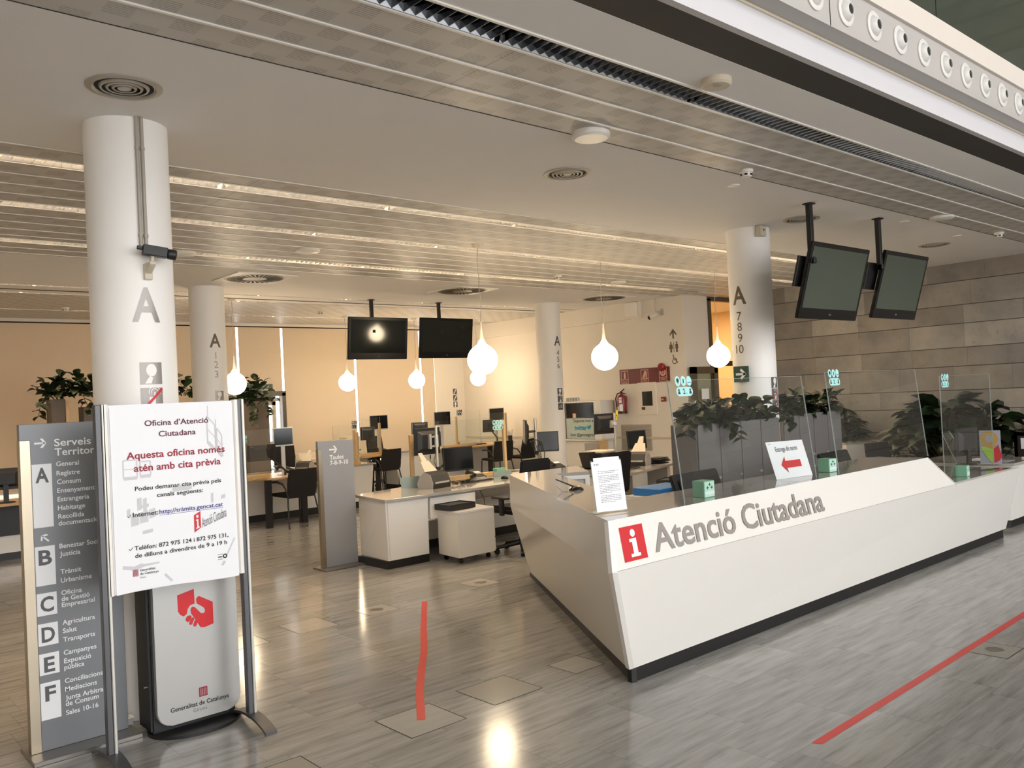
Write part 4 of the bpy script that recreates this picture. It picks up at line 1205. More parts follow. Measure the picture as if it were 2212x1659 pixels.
for s in ('u',):
    b.flat([(1.766, .164), (1.812, .164), (1.812, .214), (1.766, .214)], fr)
b.build('crest_plate', M['ink_red'], kf)
fr2 = frame((0, KY - .003, 0)); b = MB()
for k in range(4): b.bar(1.7755 + k * .009, .170, 1.7755 + k * .009, .208, .0028, fr2)
b.build('crest_bars', M['kiosk_silver'], kf)
b = MB(); b.text([('Generalitat de Catalunya', 1.612, .121, .0225, .318, .014)], fr); b.build('lettering', M['ink'], kf)
b = MB(); b.text([('Girona', 1.731, .091, .0185, .076)], fr); b.build('town_name', M['ink_grey'], kf)
b = MB(); b.tube([(1.52, 4.78, .25), (1.527, 4.78, .25)], .008, 10); b.build('lock', M['chrome'], o)
# small floor box at the foot of the column
o = T('floor_socket_box', 'small grey box on the floor between the directory sign and the kiosk', 'socket box', (1.46, 4.965, 0))
b = MB(); b.box(1.425, 1.51, 4.945, 4.99, .0005, .055); b.build('case', M['greymetal'], o, bevel=.003)
b = MB(); b.box(1.42, 1.515, 4.94, 4.995, .056, .062); b.build('lid', M['white_trim'], o, bevel=.001)

# Taules sign
o = T('table_number_sign', 'waist-high grey sign pointing right to tables seven to ten', 'sign', (4.6, 8.05, 0))
b = MB(); b.box(4.395, 4.82, 8.05, 8.09, .018, 1.338); pn = b.build('panel', M['sign_grey2'], o, bevel=.002)
b = MB(); b.box(4.393, 4.440, 8.044, 8.094, .018, 1.252); b.build('edge_strip', M['champagne'], o, bevel=.002)
b = MB(); b.box(4.36, 4.90, 7.92, 8.20, .0, .018); b.build('base_plate', M['alu'], o, bevel=.002)
fr = frame((0, 8.0485, 0)); b = MB(); arrow(b, 4.575, 1.243, .047, 0, fr); b.build('arrow', M['white_vinyl'], pn)
b = MB(); b.text([('Taules', 4.528, 1.140, .044, .167, .018), ('7-8-9-10', 4.531, 1.081, .044, .218, .016)], fr); b.build('lettering', M['white_vinyl'], pn)

# ================================================================== hanging screens
def tv(name, label, cx, y_top, z_top, w_, h_, tilt, yaw, pole, scr, group, notch=False):
    o = T(name, label, 'television', (cx, y_top, z_top), yaw, group)
    # local frame: x right, y away, z up, hung from its top edge; tilt swings the lower edge away
    L = MW[o.name] @ Matrix.Rotation(tilt, 4, 'X')
    b = MB(); b.box(-w_ / 2, w_ / 2, 0.0, .035, -h_, 0, L); bz = b.build('bezel', M['blackgloss'], o, bevel=.006, seg=2)
    b = MB(); b.box(-w_ * .42, w_ * .42, .0355, .075, -h_ * .92, -.04, L); b.build('back_shell', M['black'], o, bevel=.01)
    b = MB(); b.box(-w_ / 2 + .045, w_ / 2 - .045, -.0022, -.0006, -h_ + .105, -.045, L); b.build('screen', scr, bz)
    fr = lambda u, v: L @ V((u, -.0035, v)); b = MB(); b.ring(0, -h_ + .05, .006, .010, fr, 16); b.bar(.014, -h_ + .05, .03, -h_ + .05, .012, fr); b.build('badge', M['ink_grey'], bz)
    iL = MW[o.name]
    px, py, pz = pole
    b = MB(); b.box(px - .025, px + .025, py - .025, py + .025, pz, ZC - z_top, iL); b.box(px - .045, px + .045, py - .045, py + .045, ZC - z_top - .012, ZC - z_top, iL)
    b.box(px - .025, px + .025, .02, py + .02, pz, pz + .05, iL); b.box(px - .12, px + .12, .075, .10, -h_ * .6, pz + .05, L)
    b.build('ceiling_pole', M['black'], o, bevel=.003)
    return o
tv('hanging_screen', 'left of the two large tilted screens hanging in front of the stone wall', 8.03, 4.07, 3.028, 1.152, .735, R(15.5), 0, (-.50, .06, -.20), M['tvscreen'], 'tilted hanging screens')
tv('hanging_screen', 'right of the two large tilted screens hanging in front of the stone wall', 9.50, 4.07, 3.06, 1.062, .725, R(16), 0, (-.57, .06, -.20), M['tvscreen'], 'tilted hanging screens')
tv('hanging_screen', 'left of the two dark screens hanging at the back of the office', 7.645, 11.78, 3.105, 1.125, .685, R(7), R(-.5), (-.09, .08, -.25), M['tvscreen_dark'], 'far hanging screens')
tv('hanging_screen', 'right of the two dark screens hanging at the back of the office', 9.035, 11.78, 3.125, 1.135, .69, R(7), R(-.5), (-.12, .08, -.25), M['tvscreen_dark'], 'far hanging screens')

# ================================================================== floor marks
o = T('floor_tape', 'red tape strip on the floor left of the reception counter', 'floor tape', (3.4, 4.95, 0))
cl = [(4.241, 6.037), (3.706, 5.305), (3.40, 4.87), (3.115, 4.505), (2.90, 4.22), (2.629, 3.824)]
b = MB(); vs = []
for i, (x, y) in enumerate(cl):
    a = V(cl[max(0, i - 1)]); c_ = V(cl[min(len(cl) - 1, i + 1)]); d = (c_ - a).normalized(); nx, ny = -d.y * .0235, d.x * .0235
    vs += [(x + nx, y + ny, .0012), (x - nx, y - ny, .0012)]
b.raw(vs, [(2 * i, 2 * i + 1, 2 * i + 3, 2 * i + 2) for i in range(len(cl) - 1)]); b.build('strip', M['red_tape'], o)
o = T('floor_tape', 'long red tape line on the floor in front of the reception counter', 'floor tape', (5.5, 2.18, 0))
b = MB(); b.raw([(3.70, 2.165, .0012), (3.72, 2.118, .0012), (7.6, 2.185, .0012), (7.6, 2.232, .0012)], [(0, 1, 2, 3)]); b.build('strip', M['red_tape'], o)
def hatch(label, x0, x1, y0, y1, m, cap=None, t=.006):
    o = T('floor_hatch', label, 'floor hatch', ((x0 + x1) / 2, (y0 + y1) / 2, 0), 0, 'service hatches in the floor')
    b = MB()
    for a in ((x0, x1, y0, y0 + t), (x0, x1, y1 - t, y1), (x0, x0 + t, y0, y1), (x1 - t, x1, y0, y1)): b.raw([(a[0], a[2], .0009), (a[1], a[2], .0009), (a[1], a[3], .0009), (a[0], a[3], .0009)], [(0, 1, 2, 3)])
    b.build('joint', M['gap'], o)
    b = MB(); b.raw([(x0 + t, y0 + t, .0008), (x1 - t, y0 + t, .0008), (x1 - t, y1 - t, .0008), (x0 + t, y1 - t, .0008)], [(0, 1, 2, 3)]); b.build('lid', m, o)
    if cap:
        b = MB(); b.lathe([(.055, .0008), (.053, .0035), (.043, .0035), (.041, .0018), (0, .0018)], (cap[0], cap[1], 0), 28); b.build('cap_ring', M['alu'], o, smooth=True)
hatch('square floor hatch under the end of the left red tape', 2.45, 2.81, 3.655, 4.005, M['hatch'])
hatch('square floor hatch with a darker corner beside the left red tape', 3.03, 3.405, 3.69, 4.045, M['hatch2'])
hatch('small square floor hatch nearest the counter corner', 3.705, 3.97, 3.715, 3.975, M['hatch'])
hatch('round-capped floor hatch in front of the drawer pedestal', 4.86, 5.14, 6.075, 6.37, M['hatch'], (5.01, 6.22))
hatch('round-capped floor hatch beyond the left red tape', 3.67, 3.96, 5.99, 6.27, M['hatch'], (3.82, 6.13))
hatch('plain floor hatch left of the round-capped one beyond the tape', 3.03, 3.37, 5.95, 6.32, M['hatch'])
hatch('floor hatch right behind the kiosk', 2.45, 2.79, 5.93, 6.27, M['hatch'])
hatch('floor hatch cut off by the lower edge of the picture', 1.62, 1.96, 3.56, 3.90, M['hatch2'])
hatch('round-capped floor hatch by the right-hand red tape', 5.55, 5.83, 1.93, 2.20, M['hatch2'], (5.69, 2.05))

# ================================================================== office furniture kinds
def chair_proto():
    """visitor chair, front towards +Y"""
    o = T('visitor_chair', 'x', 'chair')
    b = MB(); b.hexa([(-.23, -.20, .425), (.23, -.20, .425), (.235, .25, .435), (-.235, .25, .435), (-.23, -.20, .465), (.23, -.20, .465), (.235, .25, .48), (-.235, .25, .48)])
    b.build('seat', M['blackfabric'], o, bevel=.018, seg=2, smooth=True)
    b = MB(); n = 6; vs = []
    for i in range(n + 1):
        f = i / n; z = .42 + f * .41; y = -.215 - .075 * f; hw = .205 + .025 * math.sin(f * PI) + .012 * f
        for j in range(5):
            u = -1 + j * .5; vs.append((u * hw, y - .02 * (1 - u * u), z))
        for j in range(5):
            u = 1 - j * .5; vs.append((u * hw, y - .02 * (1 - u * u) + .028, z))
    fs = []
    for i in range(n):
        for k in range(10): fs.append((i * 10 + k, i * 10 + (k + 1) % 10, (i + 1) * 10 + (k + 1) % 10, (i + 1) * 10 + k))
    fs += [tuple(range(10))[::-1], tuple(range(n * 10, n * 10 + 10))]
    b.raw(vs, fs); b.build('backrest', M['blackfabric'], o, smooth=True)
    for sx in (-1, 1):
        b = MB(); b.tube([(sx * .225, .225, .43), (sx * .235, .245, 0.0)], .012, 8); b.build('leg', M['black'], o, smooth=True)
        b = MB(); b.tube([(sx * .215, -.20, .45), (sx * .235, -.23, .28), (sx * .27, -.30, 0.0)], .012, 8); b.build('leg', M['black'], o, smooth=True)
        b = MB(); b.tube([(sx * .225, -.22, .45), (sx * .255, -.205, .56), (sx * .265, -.15, .63), (sx * .265, .0, .655), (sx * .262, .13, .645)], [.011, .012, .015, .018, .016], 8); b.build('armrest', M['black'], o, smooth=True)
    return o
def office_chair_proto():
    """swivel chair, front towards +Y"""
    o = T('office_chair', 'x', 'chair')
    b = MB(); b.box(-.24, .24, -.22, .25, .44, .52); b.build('seat', M['blackfabric'], o, bevel=.03, seg=2, smooth=True)
    b = MB(); b.hexa([(-.22, -.26, .56), (.22, -.26, .56), (.22, -.21, .56), (-.22, -.21, .56), (-.205, -.33, 1.03), (.205, -.33, 1.03), (.205, -.285, 1.03), (-.205, -.285, 1.03)]); b.build('backrest', M['blackfabric'], o, bevel=.02, seg=2, smooth=True)
    b = MB(); b.box(-.03, .03, -.27, -.24, .42, .62); b.tube([(0, 0, .10), (0, 0, .45)], .028, 12); b.build('column', M['black'], o, smooth=True)
    b = MB()
    for k in range(5):
        a = 2 * PI * k / 5 + .3
        b.tube([(0, 0, .115), (.29 * math.cos(a), .29 * math.sin(a), .075)], [.03, .018], 8)
    sb = b.build('star_base', M['black'], o, smooth=True)
    for k in range(5):
        a = 2 * PI * k / 5 + .3
        b = MB(); b.lathe([(0, -.022), (.03, -.022), (.034, 0), (.03, .022), (0, .022)], (0, 0, 0), 14, Matrix.Translation((.29 * math.cos(a), .29 * math.sin(a), .0345)) @ Matrix.Rotation(a, 4, 'Z') @ Matrix.Rotation(PI / 2, 4, 'X')); b.build('caster', M['blackgloss'], sb, smooth=True)
    for s in (-1, 1):
        b = MB(); b.box(s * .26 - .022, s * .26 + .022, -.04, .02, .43, .61); b.box(s * .265 - .035, s * .265 + .035, -.13, .13, .61, .635); b.build('armrest', M['black'], o, bevel=.008)
    return o
CH = chair_proto(); OC = office_chair_proto()
USED = set()
def place(proto, x, y, rz, label, group):
    if proto.name not in USED:
        USED.add(proto.name)
        proto.location = (x, y, 0); proto.rotation_euler = (0, 0, rz); proto['label'] = label; proto['group'] = group
        return proto
    return dup(proto, (x, y, 0), rz, label, group)
GV, GO = 'black visitor chairs at the service tables', 'black staff chairs'

def monitor(x, y, z, w_, h_, rz, tilt, label, kind='back', lift=.12, arm=None, frame_m='black', stand=True, logo=False):
    """flat monitor; local -Y is the screen side. arm: list of world points for the supporting arm"""
    o = T('monitor', label, 'monitor', (x, y, z), rz)
    L = MW[o.name] @ Matrix.Translation((0, 0, lift)) @ Matrix.Rotation(tilt, 4, 'X')
    b = MB(); b.box(-w_ / 2, w_ / 2, 0, .022, 0, h_, L); bz = b.build('bezel', M[frame_m], o, bevel=.004)
    b = MB(); b.hexa([(-w_ * .40, .022, h_ * .12), (w_ * .40, .022, h_ * .12), (w_ * .40, .022, h_ * .9), (-w_ * .40, .022, h_ * .9), (-w_ * .28, .055, h_ * .25), (w_ * .28, .055, h_ * .25), (w_ * .28, .055, h_ * .75), (-w_ * .28, .055, h_ * .75)], L); b.build('back_shell', M['black'], o, bevel=.004)
    b = MB(); b.box(-w_ / 2 + .014, w_ / 2 - .014, -.0015, -.0005, .02, h_ - .014, L); b.build('screen', M['screen'], bz)
    if stand:
        b = MB(); L2 = MW[o.name]; b.box(-.028, .028, .03, .055, .008, lift + h_ * .4, L2); b.lathe([(0, .0006), (.105, .0006), (.105, .006), (.09, .012), (0, .012)], (0, .02, 0), 20, L2); b.build('stand', M[frame_m], o)
    if arm:
        b = MB(); b.tube(arm, .016, 8); b.box(-.05, .05, .055, .064, h_ * .35, h_ * .65, L); b.build('arm', M['black'], o, smooth=True)
    if logo:
        fr = lambda u, v: L @ V((u, .0235, v)); b = MB(); b.bar(w_ * .3, h_ * .9, w_ * .4, h_ * .9, .012, fr); b.bar(-w_ * .05, h_ * .62, w_ * .06, h_ * .62, .02, fr); b.build('back_badge', M['ink_grey'], o)
    return o

def guard(label, posts, base, pane, stk=None, dark=True, top_post=True):
    """timber-footed acrylic screen on a desk: posts [(x,y,z0,z1)], base ((x0,y0),(x1,y1),z), pane (x0,y0,x1,y1,z0,z1)"""
    o = T('desk_screen', label, 'protective screen', (base[0][0], base[0][1], base[2]), 0, 'timber-footed acrylic desk screens')
    (ax, ay), (bx, by), bz = base
    d = V((bx - ax, by - ay, 0)).normalized(); n = V((-d.y, d.x, 0))
    for px, py, z0, z1 in posts:
        p = V((px, py, 0)); q = [p - d * .022 - n * .015, p + d * .022 - n * .015, p + d * .022 + n * .015, p - d * .022 + n * .015]
        b = MB(); b.hexa([v + V((0, 0, z0)) for v in q] + [v + V((0, 0, z1)) for v in q]); b.build('post', M['wood'], o, bevel=.002)
    A, B_ = V((ax, ay, bz)), V((bx, by, bz))
    b = MB(); q = [A - n * .02, B_ - n * .02, B_ + n * .02, A + n * .02]; b.hexa(q + [v + V((0, 0, .055)) for v in q]); b.build('base_board', M['wood'], o, bevel=.002)
    x0, y0, x1, y1, z0, z1 = pane
    b = MB(); P0, P1 = V((x0, y0, 0)) - n * .02, V((x1, y1, 0)) - n * .02
    b.slab([P0 + V((0, 0, z0)), P1 + V((0, 0, z0)), P1 + V((0, 0, z1)), P0 + V((0, 0, z1))], .005); pane_ = b.build('pane', M['glass'], o)
    b = MB()
    for P in (P0, P1):
        b.tube([P + V((0, 0, z0)), P + V((0, 0, z1))], .0025, 4)
    b.build('polished_edge', M['edge'], o)
    if stk:
        f0, zz, w_ = stk
        Q = P0 + (P1 - P0) * f0
        fr = lambda u, v: Q + d * u - n * .004 + V((0, 0, zz + v)); fr2 = lambda u, v: Q + d * u - n * .0055 + V((0, 0, zz + v))
        sticker(pane_, fr, fr2, w_, M['sticker_dark'] if dark else M['teal_sticker'], M['white_vinyl'] if dark else M['sticker_dark'])
    return o

# ------------------------------------------------------------------ left reception desk
o = T('office_desk', 'white reception desk with a glossy top and black plinth beside the table-number sign', 'desk', (6.0, 7.9, 0))
DZ = .72
b = MB(); b.prism([(4.78, 7.42), (7.35, 7.42), (7.6, 8.45), (5.95, 8.45), (4.90, 8.20)], DZ - .03, DZ); b.build('desk_top', M['worktop'], o, bevel=.002)
b = MB(); b.hexa([(4.83, 7.475, .085), (5.345, 7.475, .085), (5.345, 8.1, .085), (4.86, 8.05, .085), (4.805, 7.455, .69), (5.345, 7.455, .69), (5.345, 8.12, .69), (4.90, 8.12, .69)]); b.build('cabinet_body', M['laminate'], o, bevel=.002)
b = MB(); b.hexa([(4.842, 7.45, .09), (5.32, 7.45, .09), (5.32, 7.475, .09), (4.842, 7.475, .09), (4.825, 7.44, .675), (5.32, 7.44, .675), (5.32, 7.46, .675), (4.825, 7.46, .675)]); b.build('cabinet_door', M['laminate'], o, bevel=.002)
b = MB(); b.box(4.82, 5.35, 7.485, 8.08, 0, .085); b.build('plinth', M['plinth'], o)
b = MB(); b.box(5.36, 5.98, 7.44, 7.48, .45, .672); b.build('drawer_front', M['laminate'], o, bevel=.002)
b = MB(); b.box(5.36, 6.0, 7.48, 8.3, .43, .68); b.build('drawer_box', M['laminate'], o)
b = MB(); b.box(4.93, 7.55, 8.14, 8.17, .10, .69); b.build('modesty_panel', M['laminate'], o)
b = MB(); b.box(5.0, 7.5, 8.15, 8.2, 0, .10); b.build('plinth', M['plinth'], o)
b = MB(); b.box(5.9, 7.4, 8.09, 8.13, .46, .50); b.build('cable_rail', M['white_trim'], o)
b = MB(); rn = random.Random(3)
pts = [(6.02 + .05 * math.cos(i * .9) + .01 * i * .2, 8.0, .60 + .05 * math.sin(i * 1.3) - .002 * i) for i in range(26)]
b.tube(pts, .004, 5); b.tube([(6.35, 8.05, .66), (6.5, 8.02, .64), (6.56, 8.0, .5), (6.58, 7.98, .2)], .004, 5); b.build('hanging_cables', M['black'], o, smooth=True)
# drawer pedestal with black tray
o = T('drawer_pedestal', 'white drawer pedestal on casters, front of the left reception desk', 'pedestal', (5.68, 7.25, 0), 0, 'white drawer pedestals')
def pedestal(o, c0, dx, dy, w_, dp):
    dx, dy = V((*dx, 0)).normalized(), V((*dy, 0)).normalized(); C0 = V((*c0, 0))
    Lm = Matrix.Translation(C0) @ Matrix(((dx.x, dy.x, 0, 0), (dx.y, dy.y, 0, 0), (0, 0, 1, 0), (0, 0, 0, 1)))
    b = MB(); b.box(0, w_, 0, dp, .07, .52, Lm); b.build('body', M['laminate'], o, bevel=.002)
    b = MB(); b.box(-.006, w_ + .006, -.006, dp + .006, .52, .545, Lm); b.build('top', M['laminate'], o, bevel=.002)
    for k in range(3):
        b = MB(); b.box(w_, w_ + .018, .01, dp - .01, .08 + k * .148, .22 + k * .148, Lm); b.build('drawer', M['laminate'], o, bevel=.002)
    for (u, v) in ((.06, .06), (w_ - .06, .06), (.06, dp - .06), (w_ - .06, dp - .06)):
        b = MB(); b.lathe([(0, -.018), (.024, -.018), (.029, 0), (.024, .018), (0, .018)], (0, 0, 0), 14, Lm @ Matrix.Translation((u, v, .0295)) @ Matrix.Rotation(PI / 2, 4, 'X')); b.box(u - .012, u + .012, v - .012, v + .012, .04, .072, Lm); b.build('caster', M['blackgloss'], o, smooth=True)
    return Lm
Lm = pedestal(o, (5.40, 7.03), (1, .03), (.12, 1), .50, .42)
def tray(c, rz, label, z):
    o = T('letter_tray', label, 'letter tray', (c[0], c[1], z), rz, 'black letter trays')
    L = MW[o.name]
    b = MB(); b.hexa([(-.165, -.11, 0.0005), (.165, -.11, .0005), (.165, .11, .0005), (-.165, .11, .0005), (-.18, -.125, .008), (.18, -.125, .008), (.18, .125, .008), (-.18, .125, .008)], L); b.build('bottom', M['black'], o)
    b = MB()
    for a in ((-.18, .18, -.125, -.118), (-.18, .18, .118, .125), (-.18, -.173, -.118, .118), (.173, .18, -.118, .118)): b.box(a[0], a[1], a[2], a[3], .008, .065, L)
    b.box(-.175, .175, -.12, .12, .05, .056, L)
    b.build('rim', M['black'], o)
tray((5.56, 7.27), R(4), 'black letter tray on the white drawer pedestal', .546)
# staff chair half hidden by the counter
place(OC, 6.28, 7.04, R(-4), 'black swivel chair with armrest between the pedestal and the counter wing', GO)
o = T('paper_bag', 'crumpled pale bag under the left reception desk', 'bag', (6.35, 7.85, 0))
b = MB(); rn = random.Random(9)
vs = []
for i in range(7):
    f = i / 6
    for k in range(12):
        a = 2 * PI * k / 12; r = (.13 - .05 * f) * (1 + .18 * math.sin(3 * a + 4 * f) * rn.uniform(.5, 1)); vs.append((6.35 + r * math.cos(a), 7.85 + r * math.sin(a), .002 + .27 * f))
b.raw(vs, [(i * 12 + k, i * 12 + (k + 1) % 12, (i + 1) * 12 + (k + 1) % 12, (i + 1) * 12 + k) for i in range(6) for k in range(12)] + [tuple(range(12))[::-1], tuple(range(72, 84))]); b.build('paper', M['greymetal'], o, smooth=True)
# items on the left reception desk
def scanner(x, y, z, rz, s, label):
    o = T('document_scanner', label, 'scanner', (x, y, z), rz, 'document scanners with paper chutes')
    L = MW[o.name] @ Matrix.Scale(s, 4)
    b = MB(); pr = [(-.10, .0), (.12, .0), (.13, .06), (.09, .16), (.0, .19), (-.08, .13), (-.12, .05)]
    MM = L @ Matrix.Rotation(PI / 2, 4, 'Z') @ Matrix.Rotation(PI / 2, 4, 'X')
    b.prism([(-p[0], p[1]) for p in pr], -.15, .15, MM); b.build('body', M['black'], o, bevel=.004)
    b = MB(); b.prism([(-p[0] * .98, p[1] * .98) for p in pr], -.156, -.1505, MM); b.prism([(-p[0] * .98, p[1] * .98) for p in pr], .1505, .156, MM); b.build('side_cheek', M['greymetal'], o)
    b = MB(); b.box(-.12, .12, -.131, -.124, .055, .075, L); b.build('slot', M['alu_paint'], o)
    b = MB(); b.hexa([(-.11, .02, .17), (.11, .02, .17), (.11, .03, .165), (-.11, .03, .165), (-.07, .13, .30), (.07, .13, .30), (.07, .14, .295), (-.07, .14, .295)], L)
    b.hexa([(-.045, .125, .295), (.045, .125, .295), (.045, .135, .29), (-.045, .135, .29), (-.03, .19, .39), (.03, .19, .39), (.03, .20, .385), (-.03, .20, .385)], L); b.build('paper_chute', M['beige_box'], o)
scanner(5.77, 7.92, DZ + .001, R(12), 1.0, 'black document scanner with a raised cream chute on the left reception desk')
o = T('teal_card', 'grey-green patterned card standing on the left reception desk', 'card', (5.6, 8.18, DZ))
b = MB(); b.hexa([(5.49, 8.16, DZ + .001), (5.72, 8.12, DZ + .001), (5.72, 8.124, DZ + .001), (5.49, 8.164, DZ + .001), (5.49, 8.17, DZ + .13), (5.72, 8.13, DZ + .13), (5.72, 8.134, DZ + .13), (5.49, 8.174, DZ + .13)]); b.build('card', M['teal_card'], o)
o = T('monitor_pole', 'pale clamp pole holding two monitors on the left reception desk', 'monitor pole', (5.93, 8.05, DZ))
b = MB(); b.tube([(5.93, 8.05, DZ + .01), (5.93, 8.05, 1.40)], .016, 14); b.build('pole', M['alu_paint'], o, smooth=True)
b = MB(); b.lathe([(0, .001), (.05, .001), (.05, .015), (.02, .03), (0, .03)], (5.93, 8.05, DZ), 20); b.tube([(5.93, 8.05, .90), (5.93, 8.05, .94)], .026, 12); b.build('clamp', M['black'], o, smooth=True)
b = MB(); b.tube([(5.93, 8.05, 1.17), (5.93, 8.05, 1.31)], .024, 12); b.box(5.86, 5.93, 8.06, 8.09, 1.17, 1.19); b.box(5.86, 5.93, 8.06, 8.09, 1.28, 1.30); b.box(5.84, 5.87, 8.06, 8.10, 1.15, 1.32); b.build('bracket', M['alu_paint'], o)
monitor(5.86, 8.16, DZ, .385, .31, R(184), R(-2), 'black monitor seen from behind on the pole of the left reception desk', lift=.365, stand=False)
monitor(6.23, 8.03, DZ, .42, .285, R(-5), R(-3), 'large dark monitor facing the entrance on the left reception desk', lift=.145, stand=False, arm=[(5.95, 8.05, .92), (6.08, 8.14, .95), (6.22, 8.10, 1.0)])
def keyboard(x, y, z, rz, label, w_=.44):
    o = T('keyboard', label, 'keyboard', (x, y, z), rz)
    L = MW[o.name]
    b = MB(); b.hexa([(-w_ / 2, -.075, .001), (w_ / 2, -.075, .001), (w_ / 2, .075, .001), (-w_ / 2, .075, .001), (-w_ / 2, -.075, .012), (w_ / 2, -.075, .012), (w_ / 2, .075, .026), (-w_ / 2, .075, .026)], L); b.build('case', M['black'], o, bevel=.003)
    b = MB()
    for r_ in range(4):
        for k in range(14):
            x_ = -w_ / 2 + .012 + k * (w_ - .024) / 14; y_ = -.062 + r_ * .032
            b.box(x_, x_ + .024, y_, y_ + .026, .014 + .0035 * r_, .021 + .0035 * r_, L)
    b.build('keys', M['blackgloss'], o)
def mouse(x, y, z, label):
    o = T('computer_mouse', label, 'mouse', (x, y, z))
    b = MB(); b.lathe([(0, .001), (.05, .001), (.052, .01), (.045, .024), (.025, .034), (0, .036)], (0, 0, 0), 20, Matrix.Translation((x, y, z)) @ Matrix.Diagonal((.75, 1.1, 1, 1))); b.build('shell', M['blackgloss'], o, smooth=True)
keyboard(6.47, 8.0, DZ, R(10), 'black keyboard on the left reception desk')
mouse(6.80, 7.88, DZ, 'black mouse on the left reception desk, next to the counter wing')
def phone(x, y, z, rz, label):
    o = T('desk_phone', label, 'telephone', (x, y, z), rz)
    L = MW[o.name]
    b = MB(); b.hexa([(-.10, -.10, .001), (.10, -.10, .001), (.10, .10, .001), (-.10, .10, .001), (-.10, -.10, .02), (.10, -.10, .02), (.10, .10, .075), (-.10, .10, .075)], L); b.build('body', M['black'], o, bevel=.004)
    b = MB(); b.tube([L @ V(p) for p in ((-.07, -.09, .045), (-.07, -.07, .06), (-.07, .06, .095), (-.07, .09, .095))], [.024, .018, .018, .024], 8); b.build('handset', M['black'], o, smooth=True)
    b = MB(); b.hexa([(-.03, .03, .058), (.09, .03, .058), (.09, .09, .074), (-.03, .09, .074), (-.03, .03, .061), (.09, .03, .061), (.09, .09, .077), (-.03, .09, .077)], L); b.build('display', M['paper'], o)
phone(6.72, 8.33, DZ, R(-8), 'black desk phone behind the keyboard on the left reception desk')
cubeish = T('mint_carton', 'mint green carton by the right timber post of the left reception desk', 'box', (7.10, 8.32, DZ))
b = MB(); b.box(7.02, 7.18, 8.28, 8.36, DZ + .001, DZ + .09); b.build('carton', M['mint'], cubeish, bevel=.003)
o = T('teal_card', 'pale grey card standing in front of the mint carton', 'card', (6.98, 8.16, DZ))
b = MB(); b.hexa([(6.86, 8.15, DZ + .001), (7.13, 8.12, DZ + .001), (7.13, 8.124, DZ + .001), (6.86, 8.154, DZ + .001), (6.86, 8.16, DZ + .07), (7.13, 8.13, DZ + .07), (7.13, 8.134, DZ + .07), (6.86, 8.164, DZ + .07)]); b.build('card', M['teal_card'], o)
o = T('cable_tangle', 'tangle of black cables beside the scanner on the left reception desk', 'cables', (6.05, 7.9, DZ))
b = MB(); rn = random.Random(4)
for q in range(3):
    pts = [(5.95 + .02 * q + .24 * i / 12 + rn.uniform(-.02, .02), 7.9 + .08 * math.sin(i * 1.1 + q * 2) + rn.uniform(-.01, .01), DZ + .008 + .03 * abs(math.sin(i * .7 + q))) for i in range(14)]
    b.tube(pts, .0045, 6)
b.tube([(5.95, 8.1, 1.10), (5.93, 8.12, 1.0), (5.99, 8.1, .86), (6.05, 8.0, .73)], .004, 5)
b.build('cable', M['black'], o, smooth=True)
guard('timber-posted acrylic screen along the back of the left reception desk', [(5.77, 8.34, DZ, 1.315), (7.22, 8.34, DZ, 1.36)], ((5.72, 8.34), (7.30, 8.34), DZ), (5.79, 8.34, 7.20, 8.34, .80, 1.455), (.93, 1.335, .17), False)

# ------------------------------------------------------------------ right reception desk
o = T('office_desk', 'grey-topped reception desk behind the counter wing, carrying a printer and scanner', 'desk', (8.6, 7.4, 0))
b = MB(); b.prism([(7.62, 6.72), (9.3, 7.22), (9.3, 8.15), (7.62, 7.95)], DZ - .03, DZ); b.build('desk_top', M['worktop'], o, bevel=.002)
b = MB(); b.box(7.66, 9.25, 7.86, 7.89, .08, .69); b.build('modesty_panel', M['laminate'], o)
b = MB(); b.hexa([(7.98, 6.87, .44), (8.42, 7.0, .44), (8.42, 7.5, .44), (7.98, 7.5, .44), (7.98, 6.87, .685), (8.42, 7.0, .685), (8.42, 7.5, .685), (7.98, 7.5, .685)]); b.build('drawer_box', M['laminate'], o, bevel=.002)
b = MB(); b.box(9.2, 9.26, 7.3, 8.05, 0, .69); b.box(7.64, 7.70, 6.9, 7.85, 0, .69); b.build('side_panel', M['laminate'], o)
o = T('drawer_pedestal', 'pale drawer pedestal under the right reception desk, behind the counter', 'pedestal', (8.3, 6.5, 0), 0, 'white drawer pedestals')
pedestal(o, (7.98, 6.18), (1, .3), (-.3, 1), .62, .46)
tray((8.40, 6.62), R(20), 'black letter tray on the pale pedestal behind the counter', .546)
o = T('printer', 'black printer with a cream lid on the right reception desk', 'printer', (8.36, 7.75, DZ), R(10))
L = MW[o.name]
b = MB(); b.box(-.17, .17, -.15, .15, .001, .20, L); b.build('body', M['black'], o, bevel=.008)
b = MB(); b.box(-.165, .165, -.14, .15, .201, .225, L); b.build('lid', M['beige_box'], o, bevel=.004)
b = MB(); b.box(-.13, .13, -.157, -.151, .05, .07, L); b.build('paper_slot', M['alu_paint'], o)
b = MB(); b.hexa([(-.26, -.05, .02), (-.18, -.05, .02), (-.18, .10, .02), (-.26, .10, .02), (-.34, -.05, .22), (-.18, -.05, .22), (-.18, .10, .22), (-.34, .10, .22)], L); b.build('side_tray', M['black'], o)
place(OC, 7.27, 6.75, R(5), 'black chair back in front of the printer on the right reception desk', GO)
scanner(8.78, 7.45, DZ + .001, R(-70), .95, 'document scanner with a cream chute on the right reception desk, beside the dark monitor')
o = T('monitor_pole', 'pale clamp pole with a yellow tag on the right reception desk', 'monitor pole', (8.86, 7.9, DZ))
